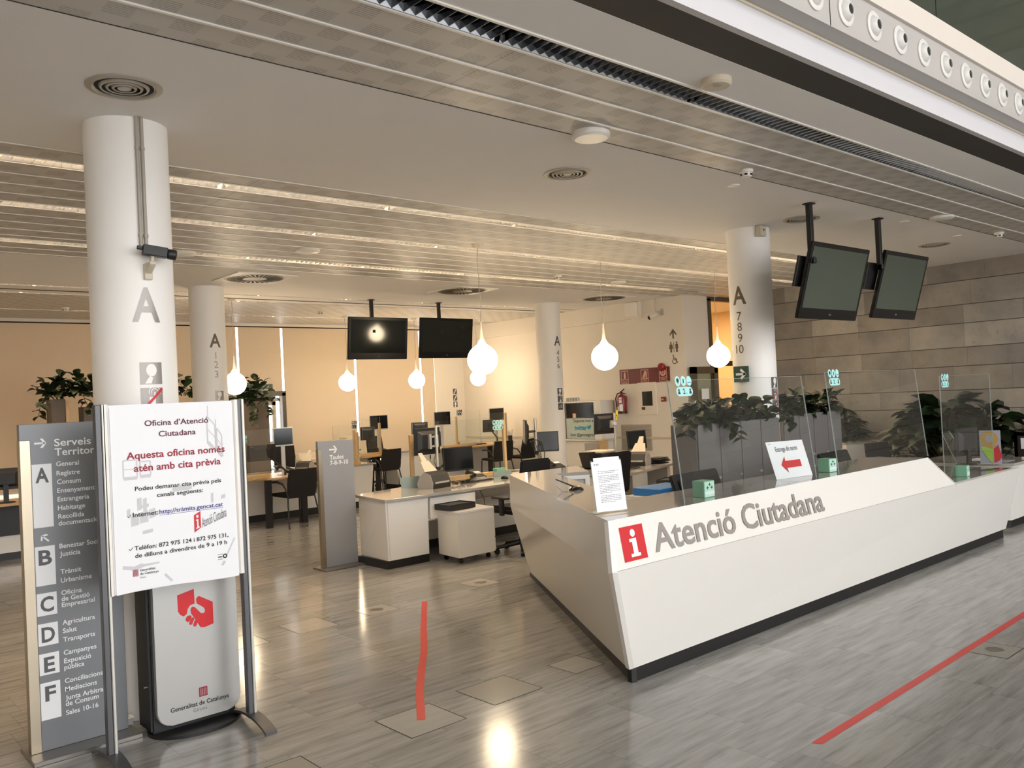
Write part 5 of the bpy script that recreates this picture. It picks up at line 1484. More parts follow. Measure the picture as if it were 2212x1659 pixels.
b = MB(); b.tube([(8.86, 7.9, DZ + .01), (8.86, 7.9, 1.42)], .016, 14); b.build('pole', M['alu_paint'], o, smooth=True)
b = MB(); b.lathe([(0, .001), (.05, .001), (.05, .015), (.02, .03), (0, .03)], (8.86, 7.9, DZ), 20); b.build('clamp', M['black'], o, smooth=True)
b = MB(); b.lathe([(0, -.03), (.035, -.02), (.035, .02), (0, .03)], (8.86, 7.9, 1.27), 16); b.box(8.79, 8.86, 7.9, 7.93, 1.22, 1.32); b.build('bracket', M['alu_paint'], o)
b = MB(); b.hexa([(8.86, 7.87, 1.38), (8.90, 7.87, 1.36), (8.90, 7.875, 1.36), (8.86, 7.875, 1.38), (8.88, 7.87, 1.46), (8.91, 7.87, 1.45), (8.91, 7.875, 1.45), (8.88, 7.875, 1.46)]); b.box(8.858, 8.885, 7.87, 7.875, 1.32, 1.40); b.build('tag', M['yellow'], o)
monitor(8.74, 8.0, DZ, .33, .28, R(168), R(-3), 'black monitor seen from behind in front of the social-media poster', lift=.42, stand=False)
monitor(9.12, 7.72, DZ, .34, .255, R(-8), R(-6), 'dark monitor facing the entrance on the right reception desk, before the wall grille', lift=.19)
keyboard(8.3, 7.2, DZ, R(16), 'black keyboard on the right reception desk', .40)
mouse(8.05, 7.12, DZ, 'black mouse on the right reception desk')
o = T('paper_pile', 'loose dark folders and papers at the right end of the right reception desk', 'papers', (9.1, 7.45, DZ))
b = MB(); rn = random.Random(2)
for k in range(6):
    MMr = Matrix.Translation((9.1 + rn.uniform(-.03, .05), 7.38 + rn.uniform(-.05, .05), DZ + .002 + k * .012)) @ Matrix.Rotation(rn.uniform(-.4, .4), 4, 'Z'); b.box(-.13, .13, -.09, .09, 0, .010, MMr)
b.build('folders', M['black'], o)
b = MB(); b.box(9.0, 9.26, 7.75, 8.0, DZ + .001, DZ + .07); b.build('paper_stack', M['wood'], o); b = MB(); b.box(9.02, 9.28, 7.73, 7.98, DZ + .072, DZ + .09); b.build('top_sheets', M['paper'], o)
o = T('blue_folder', 'bright blue folder on a white box behind the counter', 'folder', (6.4, 5.2, 0))
b = MB(); b.box(6.15, 6.75, 5.0, 5.4, 0, .72); b.build('white_box', M['laminate'], o, bevel=.003)
b = MB(); b.box(6.22, 6.72, 5.02, 5.36, .7205, .79); b.build('folder', M['blue'], o, bevel=.006)

# ------------------------------------------------------------------ middle monitors right of the left desk
o = T('office_desk', 'narrow desk between the two reception desks, carrying a monitor pole and phone', 'desk', (7.9, 8.35, 0))
b = MB(); b.prism([(7.63, 8.05), (8.45, 8.12), (8.45, 8.75), (7.64, 8.75)], DZ - .03, DZ); b.build('desk_top', M['worktop'], o, bevel=.002)
b = MB(); b.box(7.66, 7.70, 8.1, 8.7, 0, .69); b.box(8.38, 8.42, 8.15, 8.7, 0, .69); b.build('side_panel', M['laminate'], o)
o = T('monitor_pole', 'pale clamp pole wrapped in cables between the two reception desks', 'monitor pole', (7.74, 8.3, DZ))
b = MB(); b.tube([(7.74, 8.3, DZ + .01), (7.74, 8.3, 1.405)], .018, 14); b.build('pole', M['alu_paint'], o, smooth=True)
b = MB(); b.lathe([(0, .001), (.05, .001), (.05, .015), (.02, .03), (0, .03)], (7.74, 8.3, DZ), 20); b.tube([(7.74, 8.3, .93), (7.74, 8.3, .98)], .028, 12); b.tube([(7.62, 8.3, 1.24), (7.74, 8.3, 1.24)], .016, 8); b.build('clamp', M['black'], o, smooth=True)
b = MB(); rn = random.Random(8)
for q in range(4): b.tube([(7.60 + .05 * q, 8.27, 1.14 - .02 * q), (7.66 + .03 * q, 8.26, 1.0), (7.72 + .02 * q, 8.25, .9), (7.70 + .04 * q, 8.24, DZ + .01)], .004, 5)
b.tube([(7.6, 8.27, 1.1), (7.7, 8.26, 1.13), (7.8, 8.26, 1.1), (7.84, 8.25, .95), (7.82, 8.24, .76)], .006, 5)
b.build('cable', M['black'], o, smooth=True)
monitor(7.53, 8.3, DZ, .40, .31, R(232), R(-2), 'black monitor turned sideways on the cable-wrapped pole', lift=.37, stand=False)
monitor(7.98, 8.35, DZ, .33, .27, R(-40), R(-4), 'brownish monitor screen right of the cable-wrapped pole', lift=.23, stand=False, arm=[(7.75, 8.3, .95), (7.83, 8.4, 1.02), (7.95, 8.42, 1.08)])
phone(8.10, 8.32, DZ, R(-15), 'black desk phone right of the cable-wrapped pole')

# ------------------------------------------------------------------ service tables at the back
def service_table(label, ox, oy, w_=2.4, ext=1.4):
    """white desk with black plinth and a beech table end towards the room"""
    o = T('service_table', label, 'service table', (ox, oy, 0), 0, 'service tables with beech ends')
    b = MB(); b.hexa([(ox, oy + 1.36, .105), (ox + w_ - .06, oy + 1.36, .105), (ox + w_ - .06, oy + 1.39, .105), (ox, oy + 1.39, .105), (ox - .04, oy + 1.36, .69), (ox + w_, oy + 1.36, .69), (ox + w_, oy + 1.39, .69), (ox - .04, oy + 1.39, .69)])
    b.hexa([(ox + w_ - .06, oy + 1.36, .105), (ox + w_ - .06, oy + 1.76, .105), (ox + w_ - .09, oy + 1.76, .105), (ox + w_ - .09, oy + 1.36, .105), (ox + w_, oy + 1.36, .69), (ox + w_, oy + 1.76, .69), (ox + w_ - .03, oy + 1.76, .69), (ox + w_ - .03, oy + 1.36, .69)])
    b.hexa([(ox, oy + 1.36, .105), (ox + .03, oy + 1.36, .105), (ox + .03, oy + 1.76, .105), (ox, oy + 1.76, .105), (ox - .04, oy + 1.36, .69), (ox - .01, oy + 1.36, .69), (ox - .01, oy + 1.76, .69), (ox - .04, oy + 1.76, .69)])
    b.build('white_panel', M['laminate'], o)
    b = MB(); b.box(ox + .02, ox + w_ - .08, oy + 1.37, oy + 1.74, 0, .105); b.build('plinth', M['plinth'], o)
    b = MB(); b.box(ox - .05, ox + w_ + .01, oy + 1.33, oy + 1.78, .69, .72); b.build('desk_top', M['worktop'], o, bevel=.002)
    b = MB(); pts = [(ox - .40, oy + 1.6), (ox - .33, oy + 1.3), (ox - .18, oy + .95), (ox - .08, oy + .66), (ox + .04, oy + .46), (ox + .26, oy + .33), (ox + .8, oy + .30), (ox + ext - .2, oy + .45), (ox + ext - .02, oy + .85), (ox + ext, oy + 1.335)]
    b.prism(pts + [(ox - .05, oy + 1.335), (ox - .05, oy + 1.6)], .692, .721); b.build('table_end', M['woodtop'], o, bevel=.003)
    for x, y in ((ox + .09, oy + .55), (ox + .69, oy + .64)):
        b = MB(); b.box(x - .045, x + .045, y - .03, y + .03, .0, .692); b.build('leg', M['black'], o, bevel=.004)
    return o
service_table('service table with a beech end left of the table-number sign', 5.40, 11.0)
service_table('service table with a beech end behind the table-number sign, under the far hanging screens', 8.4, 13.66, 1.0, 1.0)
o = T('service_table', 'long beech-edged service table in front of the right-hand blinds', 'service table', (11.2, 13.6, 0), 0, 'service tables with beech ends')
b = MB(); b.prism([(10.25, 13.55), (11.9, 13.55), (12.35, 13.9), (12.35, 14.5), (10.25, 14.5)], .72, .75); b.build('table_end', M['woodtop'], o, bevel=.003)
b = MB(); b.box(10.7, 12.4, 14.25, 14.28, .105, .72); b.box(10.68, 10.71, 14.25, 14.72, .105, .72); b.build('white_panel', M['laminate'], o)
b = MB(); b.box(10.72, 12.38, 14.27, 14.7, 0, .105); b.build('plinth', M['plinth'], o)
b = MB(); b.box(10.65, 12.45, 14.5, 14.75, .72, .75); b.build('desk_top', M['worktop'], o, bevel=.002)
for x in (11.5,): b = MB(); b.box(x - .045, x + .045, 13.72, 13.78, 0, .72); b.build('leg', M['black'], o)
o = T('office_desk', 'white slant-ended desk right of the middle visitor chair', 'desk', (9.9, 14.3, 0))
b = MB(); b.hexa([(9.42, 14.1, .105), (10.2, 14.1, .105), (10.2, 14.13, .105), (9.42, 14.13, .105), (9.46, 14.1, .72), (10.2, 14.1, .72), (10.2, 14.13, .72), (9.46, 14.13, .72)])
b.hexa([(9.42, 14.1, .105), (9.45, 14.1, .105), (9.45, 14.58, .105), (9.42, 14.58, .105), (9.40, 14.1, .72), (9.43, 14.1, .72), (9.43, 14.58, .72), (9.40, 14.58, .72)]); b.build('white_panel', M['laminate'], o)
b = MB(); b.box(9.44, 10.19, 14.12, 14.56, 0, .105); b.build('plinth', M['plinth'], o)
b = MB(); b.box(9.36, 10.22, 14.07, 14.62, .72, .75); b.build('desk_top', M['worktop'], o, bevel=.002)
# chairs
place(CH, 5.84, 11.46, R(4), 'black visitor chair at the beech table left of the table-number sign', GV)
place(CH, 9.08, 14.08, R(6), 'black visitor chair at the table behind the table-number sign', GV)
place(CH, 12.06, 13.4, R(4), 'black visitor chair beside the rightmost timber post', GV)
place(CH, 11.40, 13.42, R(-6), 'black armed visitor chair at the long table before the right-hand blinds', GV)
place(OC, 5.72, 13.02, R(175), 'black staff chair behind the leftmost beech table', GO)
place(OC, 9.78, 15.15, R(185), 'black staff chair with a tall back under the gap between the far blinds', GO)
place(OC, 7.6, 15.0, R(175), 'black staff chair behind the table-number sign', GO)
place(OC, 11.35, 15.22, R(178), 'black staff chair behind the long table before the right-hand blinds', GO)
# monitors on the service tables
monitor(5.86, 11.75, .721, .31, .275, R(-7), R(-2), 'silver-framed monitor raised on a pole at the leftmost beech table', lift=.425, frame_m='alu_paint', stand=True)
monitor(5.45, 11.65, .721, .41, .235, R(172), R(-8), 'black monitor back on an arm at the leftmost beech table', lift=.245, stand=False, arm=[(5.80, 11.62, .73), (5.80, 11.62, .80), (5.62, 11.66, .98), (5.5, 11.7, 1.06)], logo=True)
monitor(9.13, 14.25, .721, .40, .29, R(-6), R(0), 'silver-framed monitor below the left far hanging screen', lift=.475, frame_m='alu_paint')
monitor(8.83, 14.2, .721, .27, .255, R(150), R(-3), 'black monitor back on an arm below the left far hanging screen', lift=.295, stand=False, arm=[(9.08, 14.25, .73), (9.08, 14.25, .83), (8.98, 14.28, .97), (8.86, 14.3, 1.04)], logo=True)
monitor(10.45, 13.95, .751, .38, .285, R(-10), R(0), 'silver-framed monitor below the right far hanging screen', lift=.45, frame_m='alu_paint')
monitor(10.12, 14.3, .751, .34, .24, R(160), R(-3), 'black monitor back peeking out left of a silver-framed one below the right far screen', lift=.30)
monitor(11.52, 13.8, .751, .27, .26, R(168), R(-4), 'black monitor back beside the pale icon sticker at the long table', lift=.25, stand=False, arm=[(11.80, 13.85, .76), (11.80, 13.85, .86), (11.68, 13.86, 1.0), (11.55, 13.87, 1.12)])
monitor(12.03, 14.1, .751, .40, .28, R(-4), R(0), 'silver-framed monitor behind the rightmost timber post', lift=.46, frame_m='alu_paint')
# timber-footed acrylic screens of the service tables
guard('timber-footed acrylic screen on the leftmost beech table', [], ((4.93, 11.25), (5.55, 11.62), .721), (4.95, 11.25, 5.55, 11.62, .776, 1.42), (.12, 1.28, .15), False)
guard('timber-footed acrylic screen beside the chair left of the table-number sign', [(7.27, 12.1, .721, 1.30), (7.40, 12.22, .721, 1.255)], ((6.05, 11.45), (7.42, 12.2), .722), (6.75, 11.9, 7.42, 12.2, .776, 1.395), (.80, 1.36, .17))
guard('timber-footed acrylic screen with a post in front of the left silver-framed monitor', [(9.04, 14.10, .721, 1.335)], ((8.55, 14.02), (9.12, 14.12), .722), (8.6, 14.03, 9.04, 14.1, .776, 1.45))
guard('timber-footed acrylic screen with a post right of the middle silver-framed monitor', [(10.62, 13.72, .751, 1.37)], ((10.25, 13.68), (11.15, 13.78), .752), (10.62, 13.72, 11.3, 13.8, .806, 1.48), (.12, 1.425, .15))
guard('timber-footed acrylic screen with a post in front of the rightmost monitor', [(11.86, 13.62, .751, 1.385)], ((11.5, 13.60), (11.9, 13.65), .752), (11.1, 13.58, 11.86, 13.62, .806, 1.40), (.62, 1.13, .16), False)
# small things on the service tables
def desk_printer(x, y, z, rz, label):
    o = T('printer', label, 'printer', (x, y, z), rz)
    L = MW[o.name]
    b = MB(); b.box(-.2, .2, -.17, .17, .001, .15, L); b.hexa([(-.2, .0, .15), (.2, .0, .15), (.2, .17, .15), (-.2, .17, .15), (-.18, .06, .24), (.18, .06, .24), (.18, .17, .24), (-.18, .17, .24)], L); b.build('body', M['beige_box'], o, bevel=.006)
    b = MB(); b.box(-.14, .14, -.172, -.1705, .05, .09, L); b.build('slot', M['black'], o)
desk_printer(6.75, 12.6, .721, R(-5), 'cream printer on the desk behind the leftmost beech table')
scanner(6.38, 12.1, .722, R(-60), .8, 'dark document feeder on the leftmost beech table, right of the silver-framed monitor')
phone(6.12, 12.05, .721, R(20), 'black desk phone behind the leftmost visitor chair')
phone(9.42, 14.5, .722, R(20), 'black desk phone beside the middle visitor chair')
o = T('cardboard_box', 'pale cardboard box with dark print behind the table-number sign', 'box', (8.35, 14.6, .72))
b = MB(); b.box(8.9, 9.35, 15.1, 15.4, .72 + .001, 1.06); b.build('carton', M['beige_box'], o, bevel=.003)
fr = frame((8.92, 15.098, .72)); b = MB(); b.bar(.03, .12, .03, .28, .025, fr); b.ring(.22, .22, .02, .03, fr, 12); b.bar(.12, .06, .18, .05, .03, fr); b.bar(.26, .07, .3, .07, .03, fr); b.build('print', M['sticker_dark'], o)
o = T('sanitiser_bottle', 'small clear bottle on the long table before the right-hand blinds', 'bottle', (10.78, 13.82, .751))
b = MB(); b.lathe([(0, .001), (.035, .001), (.035, .10), (.012, .12), (.012, .15), (0, .15)], (10.78, 13.9, .751), 16); b.build('body', M['beige_box'], o, smooth=True)
b = MB(); b.lathe([(.036, .02), (.0362, .02), (.0362, .08), (.036, .08)], (10.78, 13.9, .751), 16); b.build('label', M['firered'], o)
o = T('keyboard', 'black keyboard on the long table before the right-hand blinds', 'keyboard', (11.25, 13.95, .751))
b = MB(); b.box(11.05, 11.5, 13.85, 14.0, .752, .775); b.build('case', M['black'], o, bevel=.003)
o = T('pencil_cup', 'black cup full of pens beside the rightmost timber post', 'pencil cup', (12.2, 13.85, .751))
b = MB(); b.lathe([(0, .001), (.045, .001), (.05, .14), (.044, .14), (.042, .01), (0, .01)], (12.12, 13.8, .751), 18); b.build('cup', M['black'], o, smooth=True)
b = MB()
for k in range(6): b.tube([(12.12 + .015 * math.cos(k), 13.8 + .015 * math.sin(k), .77), (12.12 + .05 * math.cos(k + .5) + .02, 13.8 + .04 * math.sin(k), .95 + .015 * k)], .006, 6)
b.build('pens', M['greymetal'], o)
# desk at the far left edge
o = T('service_table', 'dark-fronted desk cut off by the left edge, beyond the directory sign', 'service table', (1.9, 12.1, 0), 0, 'service tables with beech ends')
b = MB(); b.box(.4, 2.75, 11.75, 12.4, .69, .72); b.build('desk_top', M['woodtop'], o)
b = MB(); b.box(.45, 2.7, 12.1, 12.13, .09, .30); b.build('white_panel', M['laminate'], o)
b = MB(); b.box(.45, 2.7, 12.08, 12.14, .30, .69); b.build('dark_panel', M['black'], o)
b = MB(); b.box(.47, 2.68, 12.11, 12.35, 0, .09); b.build('plinth', M['plinth'], o)
place(OC, 1.75, 11.3, R(10), 'black chair at the left edge of the picture, before the dark-fronted desk', GO)
monitor(2.28, 11.95, .721, .36, .26, R(175), R(-3), 'black monitor back at the left edge, beside the directory sign', lift=.16, logo=True)

# ================================================================== right office wall
WX = XR_OFFICE
wf = lambda d: (lambda u, z: V((WX - d, u, z)))        # on the wall; u is Y (right in the picture = smaller Y)
o = T('fire_equipment_sign', 'long dark red sign with fire-equipment pictograms on the office wall', 'sign', (WX, 10.42, 1.99))
b = MB(); b.box(WX - .012, WX, 9.82, 11.03, 1.85, 2.13); b.build('plate', M['darkred'], o, bevel=.002)
b = MB(); f = wf(.0135)
for c_, (z0, z1) in ((10.90, (1.86, 2.10)), (10.41, (1.86, 2.10)), (9.975, (1.865, 2.11))):
    for a in ((c_ - .085, z0, c_ - .085, z1), (c_ + .085, z0, c_ + .085, z1), (c_ - .085, z0, c_ + .085, z0), (c_ - .085, z1, c_ + .085, z1), (c_ - .085, z0 + .075, c_ + .085, z0 + .075)): b.bar(*a, .012, f)
    for q in (.028, .048): b.bar(c_ - .06, z0 + q, c_ + .06, z0 + q, .008, f)
b.bar(10.90, 1.955, 10.90, 2.06, .045, f); b.bar(10.895, 2.06, 10.895, 2.08, .018, f)
b.ring(9.975, 2.03, .035, .07, f, 20); b.disc(9.975, 2.03, .02, .02, f, 14)
b.bar(10.44, 1.95, 10.38, 2.08, .05, f); b.bar(10.37, 1.95, 10.37, 2.07, .03, f)
b.build('pictograms', M['pinkline'], o)
o = T('alarm_siren', 'round dark red siren on top of the fire-equipment sign', 'siren', (WX - .02, 9.99, 2.14))
MY = Matrix.Translation((WX - .013, 9.985, 2.125)) @ Matrix.Rotation(-PI / 2, 4, 'Y')
b = MB(); b.lathe([(0, .0), (.075, .0), (.075, .04), (.05, .065), (0, .07)], (0, 0, 0), 24, MY); b.build('dome', M['firered'], o, smooth=True)
o = T('fire_extinguisher', 'red fire extinguisher with a black hose hung on the office wall', 'fire extinguisher', (WX - .1, 10.92, 1.3))
b = MB(); b.lathe([(0, .0), (.085, .0), (.09, .02), (.09, .30), (.075, .34), (.03, .365), (.022, .39), (0, .39)], (WX - .11, 10.92, 1.29), 24); cy_ = b.build('cylinder', M['firered'], o, smooth=True)
b = MB(); b.lathe([(.0905, -.005), (.094, -.005), (.094, .045), (.0905, .045)], (WX - .11, 10.92, 1.29), 24); b.lathe([(0, -.006), (.094, -.005), (.0, -.004)], (WX - .11, 10.92, 1.29), 24); b.build('foot_ring', M['black'], o)
b = MB(); b.tube([(WX - .11, 10.92, 1.67), (WX - .11, 10.92, 1.71)], .02, 10); b.tube([(WX - .11, 10.95, 1.70), (WX - .11, 10.85, 1.755)], .011, 8); b.tube([(WX - .11, 10.92, 1.69), (WX - .11, 10.82, 1.66)], .009, 8); b.build('valve_handle', M['black'], o, smooth=True)
b = MB(); b.tube([(WX - .11, 10.94, 1.69), (WX - .12, 11.02, 1.67), (WX - .13, 11.06, 1.58), (WX - .13, 11.04, 1.45), (WX - .13, 11.02, 1.33)], .011, 8); b.build('hose', M['black'], o, smooth=True)
b = MB(); c0 = (WX - .11, 10.92)
for (a0, a1, z0, z1) in ((2.2, 3.1, 1.34, 1.43), (3.2, 4.0, 1.33, 1.47), (3.2, 3.8, 1.49, 1.55), (3.2, 3.8, 1.56, 1.60)):
    n = 6; vs = []
    for i in range(n + 1):
        a = a0 + (a1 - a0) * i / n; vs += [(c0[0] + .0915 * math.cos(a), c0[1] + .0915 * math.sin(a), z0), (c0[0] + .0915 * math.cos(a), c0[1] + .0915 * math.sin(a), z1)]
    b.raw(vs, [(2 * i, 2 * i + 2, 2 * i + 3, 2 * i + 1) for i in range(n)])
b.build('label_stickers', M['paper'], cy_)
b = MB(); b.box(WX - .03, WX, 10.89, 10.95, 1.5, 1.62); b.build('wall_bracket', M['black'], o)
o = T('hose_cabinet', 'white wall cabinet with a dark red window right of the fire extinguisher', 'cabinet', (WX, 10.36, 1.5))
b = MB(); b.box(WX - .02, WX, 10.15, 10.60, 1.25, 1.86); b.build('door', M['cream'], o, bevel=.003)
b = MB(); b.box(WX - .025, WX - .0195, 10.245, 10.485, 1.42, 1.69); b.build('window', M['screen'], o)
b = MB(); b.box(WX - .03, WX - .019, 10.43, 10.505, 1.345, 1.40); b.build('latch', M['darkred'], o)
o = T('alarm_button', 'small red alarm call point left of the glass door', 'alarm button', (WX, 9.98, 1.53))
b = MB(); b.box(WX - .045, WX, 9.93, 10.03, 1.49, 1.575); b.build('case', M['firered'], o, bevel=.006)
b = MB(); b.box(WX - .048, WX - .0455, 9.965, 10.015, 1.515, 1.545); b.build('glass_plate', M['pinkline'], o)
o = T('wall_grille', 'louvred grille low on the office wall behind the dark monitor', 'grille', (WX, 10.7, .83))
b = MB(); b.box(WX - .012, WX, 10.32, 11.06, .58, 1.07); b.build('frame', M['vent'], o)
b = MB()
for k in range(18): b.hexa([(WX - .022, 10.34, .60 + k * .025), (WX - .022, 11.04, .60 + k * .025), (WX - .012, 11.04, .612 + k * .025), (WX - .012, 10.34, .612 + k * .025), (WX - .022, 10.34, .603 + k * .025), (WX - .022, 11.04, .603 + k * .025), (WX - .012, 11.04, .616 + k * .025), (WX - .012, 10.34, .616 + k * .025)])
b.build('slats', M['vent'], o)
# wc signs
o = T('toilet_sign', 'brown arrow, toilet and wheelchair pictograms on the office wall above the fire sign', 'sign', (WX, 9.72, 2.5))
f = wf(.002); b = MB()
b.bar(9.705, 2.63, 9.705, 2.76, .035, f); b.flat([(9.705, 2.81), (9.78, 2.72), (9.78, 2.68), (9.705, 2.755)], f); b.flat([(9.705, 2.81), (9.63, 2.72), (9.63, 2.68), (9.705, 2.755)], f)
for c_, wv in ((9.765, .045), (9.635, .032)):
    b.disc(c_, 2.555, .018, .02, f, 12); b.flat([(c_ - .03, 2.53), (c_ + .03, 2.53), (c_ + wv, 2.45), (c_ + .02, 2.44), (c_ + .02, 2.38), (c_ - .02, 2.38), (c_ - .02, 2.44), (c_ - wv, 2.45)], f)
b.bar(9.70, 2.38, 9.70, 2.57, .012, f)
b.disc(9.725, 2.325, .014, .015, f, 12); b.bar(9.725, 2.31, 9.715, 2.24, .016, f); b.bar(9.715, 2.275, 9.67, 2.275, .012, f); b.bar(9.715, 2.24, 9.66, 2.24, .014, f); b.bar(9.66, 2.24, 9.63, 2.185, .014, f)
b.ring(9.70, 2.22, .040, .056, f, 20, 2.0, 2.0 + 4.9)
b.build('pictograms', M['brown_vinyl'], o)
o = T('security_camera', 'small pale security camera on a drop pole by the office wall', 'camera', (WX - .12, 10.03, 3.1))
b = MB(); b.tube([(WX - .1, 10.0, ZC), (WX - .1, 10.0, 3.15)], .014, 8); b.tube([(WX - .1, 10.0, 3.16), (WX - .01, 9.93, 3.14)], .012, 8); b.box(WX - .01, WX, 9.9, 9.97, 3.08, 3.2); b.build('drop_pole', M['alu_paint'], o)
MMc = Matrix.Translation((WX - .14, 10.04, 3.07)) @ Matrix.Rotation(R(118), 4, 'Z') @ Matrix.Rotation(R(110), 4, 'Y')
b = MB(); b.lathe([(0, -.09), (.03, -.09), (.032, .0), (.032, .06)], (0, 0, 0), 14, MMc); b.build('body', M['white_trim'], o, smooth=True)
b = MB(); b.lathe([(.036, .055), (.036, .09), (0, .092)], (0, 0, 0), 14, MMc); b.build('lens', M['blackgloss'], o, smooth=True)
o = T('junction_box', 'plain white box on the wall bulkhead left of the drop-pole camera', 'wall box', (WX - .1, 10.57, 3.26))
b = MB(); b.box(WX - .16, WX - .09, 10.44, 10.70, 3.115, 3.38); b.build('case', M['white_trim'], o, bevel=.004)
# display niche with poster
o = T('display_cabinet', 'white wall display cabinet with a teal social-media poster, below some cups', 'display cabinet', (12.3, 11.8, 1.2))
b = MB(); X0, X1 = 12.20, WX - .002
b.box(X0, X1, 11.22, 12.36, 1.53, 1.56); b.box(X0, X1, 12.32, 12.36, .80, 1.53); b.box(X0, X1, 11.22, 11.40, .80, 1.53); b.box(X0, X1, 11.22, 12.36, .78, .81); b.box(X1 - .02, X1, 11.22, 12.36, .8, 1.53)
b.build('casing', M['laminate'], o, bevel=.003)
b = MB(); b.box(X0 + .02, X0 + .03, 11.40, 12.18, .82, 1.225); b.build('poster', M['poster_teal'], o)
b = MB(); b.box(X0 + .02, X0 + .03, 11.42, 12.16, 1.235, 1.525); b.build('dark_glass', M['screen'], o)
f = lambda u, z: V((X0 + .0185, 12.10 - u, z))
b = MB(); b.text([('Segueix-nos a', .12, 1.15, .055, .54, .012), ('Som @gencatgirona', .02, .87, .055, .70, .012)], f); b.build('lettering', M['ink'], o)
b = MB(); b.text([('twitter', .14, .995, .085, .34, .04)], f)
b.flat([(.48, 1.03), (.53, 1.005), (.57, 1.02), (.59, 1.055), (.60, 1.075), (.57, 1.08), (.545, 1.09), (.535, 1.06), (.48, 1.085), (.50, 1.045)], f); b.build('bird_logo', M['twit'], o)
b = MB(); b.box(X0 + .014, X0 + .02, 11.90, 11.99, 1.235, 1.32); b.build('small_card', M['pinkline'], o)
b = MB(); b.box(X0 + .05, WX, 11.3, 12.3, .09, .78); b.build('lower_cupboard', M['laminate'], o)
b = MB(); b.box(X0 + .07, WX, 11.3, 12.3, 0, .09); b.build('plinth', M['plinth'], o)
for k in range(5):
    yy = 12.22 - k * .075
    c_ = T('glass_cup', 'upturned clear cup on the display cabinet, ' + ('first', 'second', 'third', 'fourth', 'last')[k] + ' from the left', 'cup', (12.32, yy, 1.56), 0, 'clear cups on the display cabinet')
    b = MB(); b.lathe([(.032, .001), (.026, .075), (0, .078)], (12.32, yy, 1.56), 14); b.build('bowl', M['edge'], c_, smooth=True)
o = T('printer_stand', 'small grey cupboard front right of the teal poster', 'cupboard', (12.1, 11.35, 0))
b = MB(); b.box(12.0, 12.18, 11.15, 11.5, 0, .75); b.build('body', M['greymetal'], o, bevel=.003)
b = MB(); b.box(12.02, 12.18, 11.05, 11.14, 0, .8); b.build('timber_upright', M['wood'], o)
# dark sign bar and green exit sign deep in the office
o = T('door_sign', 'dark sign bar above the warm-lit passage', 'sign', (14.0, 9.41, 2.14))
b = MB(); b.box(13.72, 14.35, 9.395, 9.415, 2.10, 2.19); b.build('plate', M['black'], o)
o = T('wall_phone', 'pale intercom on the warm-lit passage wall', 'intercom', (16.48, 11.6, 1.9))
b = MB(); b.box(16.45, 16.5, 11.5, 11.7, 1.75, 2.05); b.build('case', M['beige_box'], o)
o = T('exit_sign', 'green emergency exit sign above the back door, half behind a plant', 'exit sign', (7.45, YB - .04, 2.1))
b = MB(); b.box(7.15, 7.72, YB - .06, YB - .03, 2.03, 2.20); b.build('plate', M['green_sign'], o)
fr = frame((7.42, YB - .0615, 2.06)); b = MB(); b.text([('Sortida', .02, .075, .045, .2), ('emergència', .0, .01, .045, .27)], fr); b.build('lettering', M['white_vinyl'], o)

# ================================================================== plants
def leaf(b, base, dirv, L_, W_, droop, rn, n=4):
    d = V(dirv).normalized()
    side = d.cross(V((0, 0, 1)))
    if side.length < 1e-3: side = V((1, 0, 0))
    side.normalize()
    side = Matrix.Rotation(rn.uniform(-.7, .7), 3, d) @ side
    p = V(base); vs = []
    prof = [0.10, .80, 1.0, .68, .03]
    cur = d.copy()
    for i in range(n + 1):
        w_ = W_ / 2 * prof[i]
        nrm = side.cross(cur).normalized()
        vs += [p - side * w_ + nrm * w_ * .25, p, p + side * w_ + nrm * w_ * .25]
        cur = (cur + V((0, 0, -droop / n))).normalized()
        p = p + cur * (L_ / n)
    fs = []
    for i in range(n):
        a = i * 3
        fs += [(a, a + 1, a + 4, a + 3), (a + 1, a + 2, a + 5, a + 4)]
    b.raw(vs, fs)
    return p
def bushy(name, label, pts, n, L_, W_, seed, trough=None, spread=1.0, up=.35, vines=(), group='planter plants', m='leaf', zmax=.30):
    """pts: list of (x,y,z) along the trough top"""
    o = T(name, label, 'plant', pts[0], 0, group)
    rn = random.Random(seed)
    b = MB(); st = MB()
    for k in range(n):
        i = rn.random() * (len(pts) - 1); j = int(i); f = i - j
        p = V(pts[j]).lerp(V(pts[min(j + 1, len(pts) - 1)]), f)
        a = rn.uniform(0, 2 * PI); el = rn.uniform(-.35, 1.1)
        d = V((math.cos(a) * math.cos(el), math.sin(a) * math.cos(el), math.sin(el) + up))
        h = rn.random()
        q = p + V((math.cos(a) * .10 * spread * rn.random(), math.sin(a) * .10 * spread * rn.random(), h * zmax * max(.15, math.sin(el) + .4)))
        if k % 3 == 0: st.tube([p - V((0, 0, .02)), p.lerp(q, .6) + V((0, 0, .01)), q], .004, 4)
        leaf(b, q, d, L_ * rn.uniform(.65, 1.15), W_ * rn.uniform(.7, 1.1), rn.uniform(.5, 1.5), rn)
    for (vp, vd, vl) in vines:
        p = V(vp); prev = p.copy(); path = [p.copy()]
        dv = V(vd)
        steps = int(vl / .07)
        for s_ in range(steps):
            dv = (dv + V((rn.uniform(-.25, .25), rn.uniform(-.25, .25), -.35))).normalized(); p = p + dv * .07; path.append(p.copy())
            for q_ in range(2):
                a = rn.uniform(0, 2 * PI); leaf(b, p, (math.cos(a), math.sin(a), rn.uniform(-.8, .3)), L_ * .7, W_ * .75, .6, rn)
        st.tube(path, .004, 4)
    b.keep = True
    b.build('foliage', M[m], o, smooth=True); st.build('stems', M['stem'], o)
    if trough:
        b = MB(); b.box(*trough); b.build('trough', M['soil'], o)
    return o
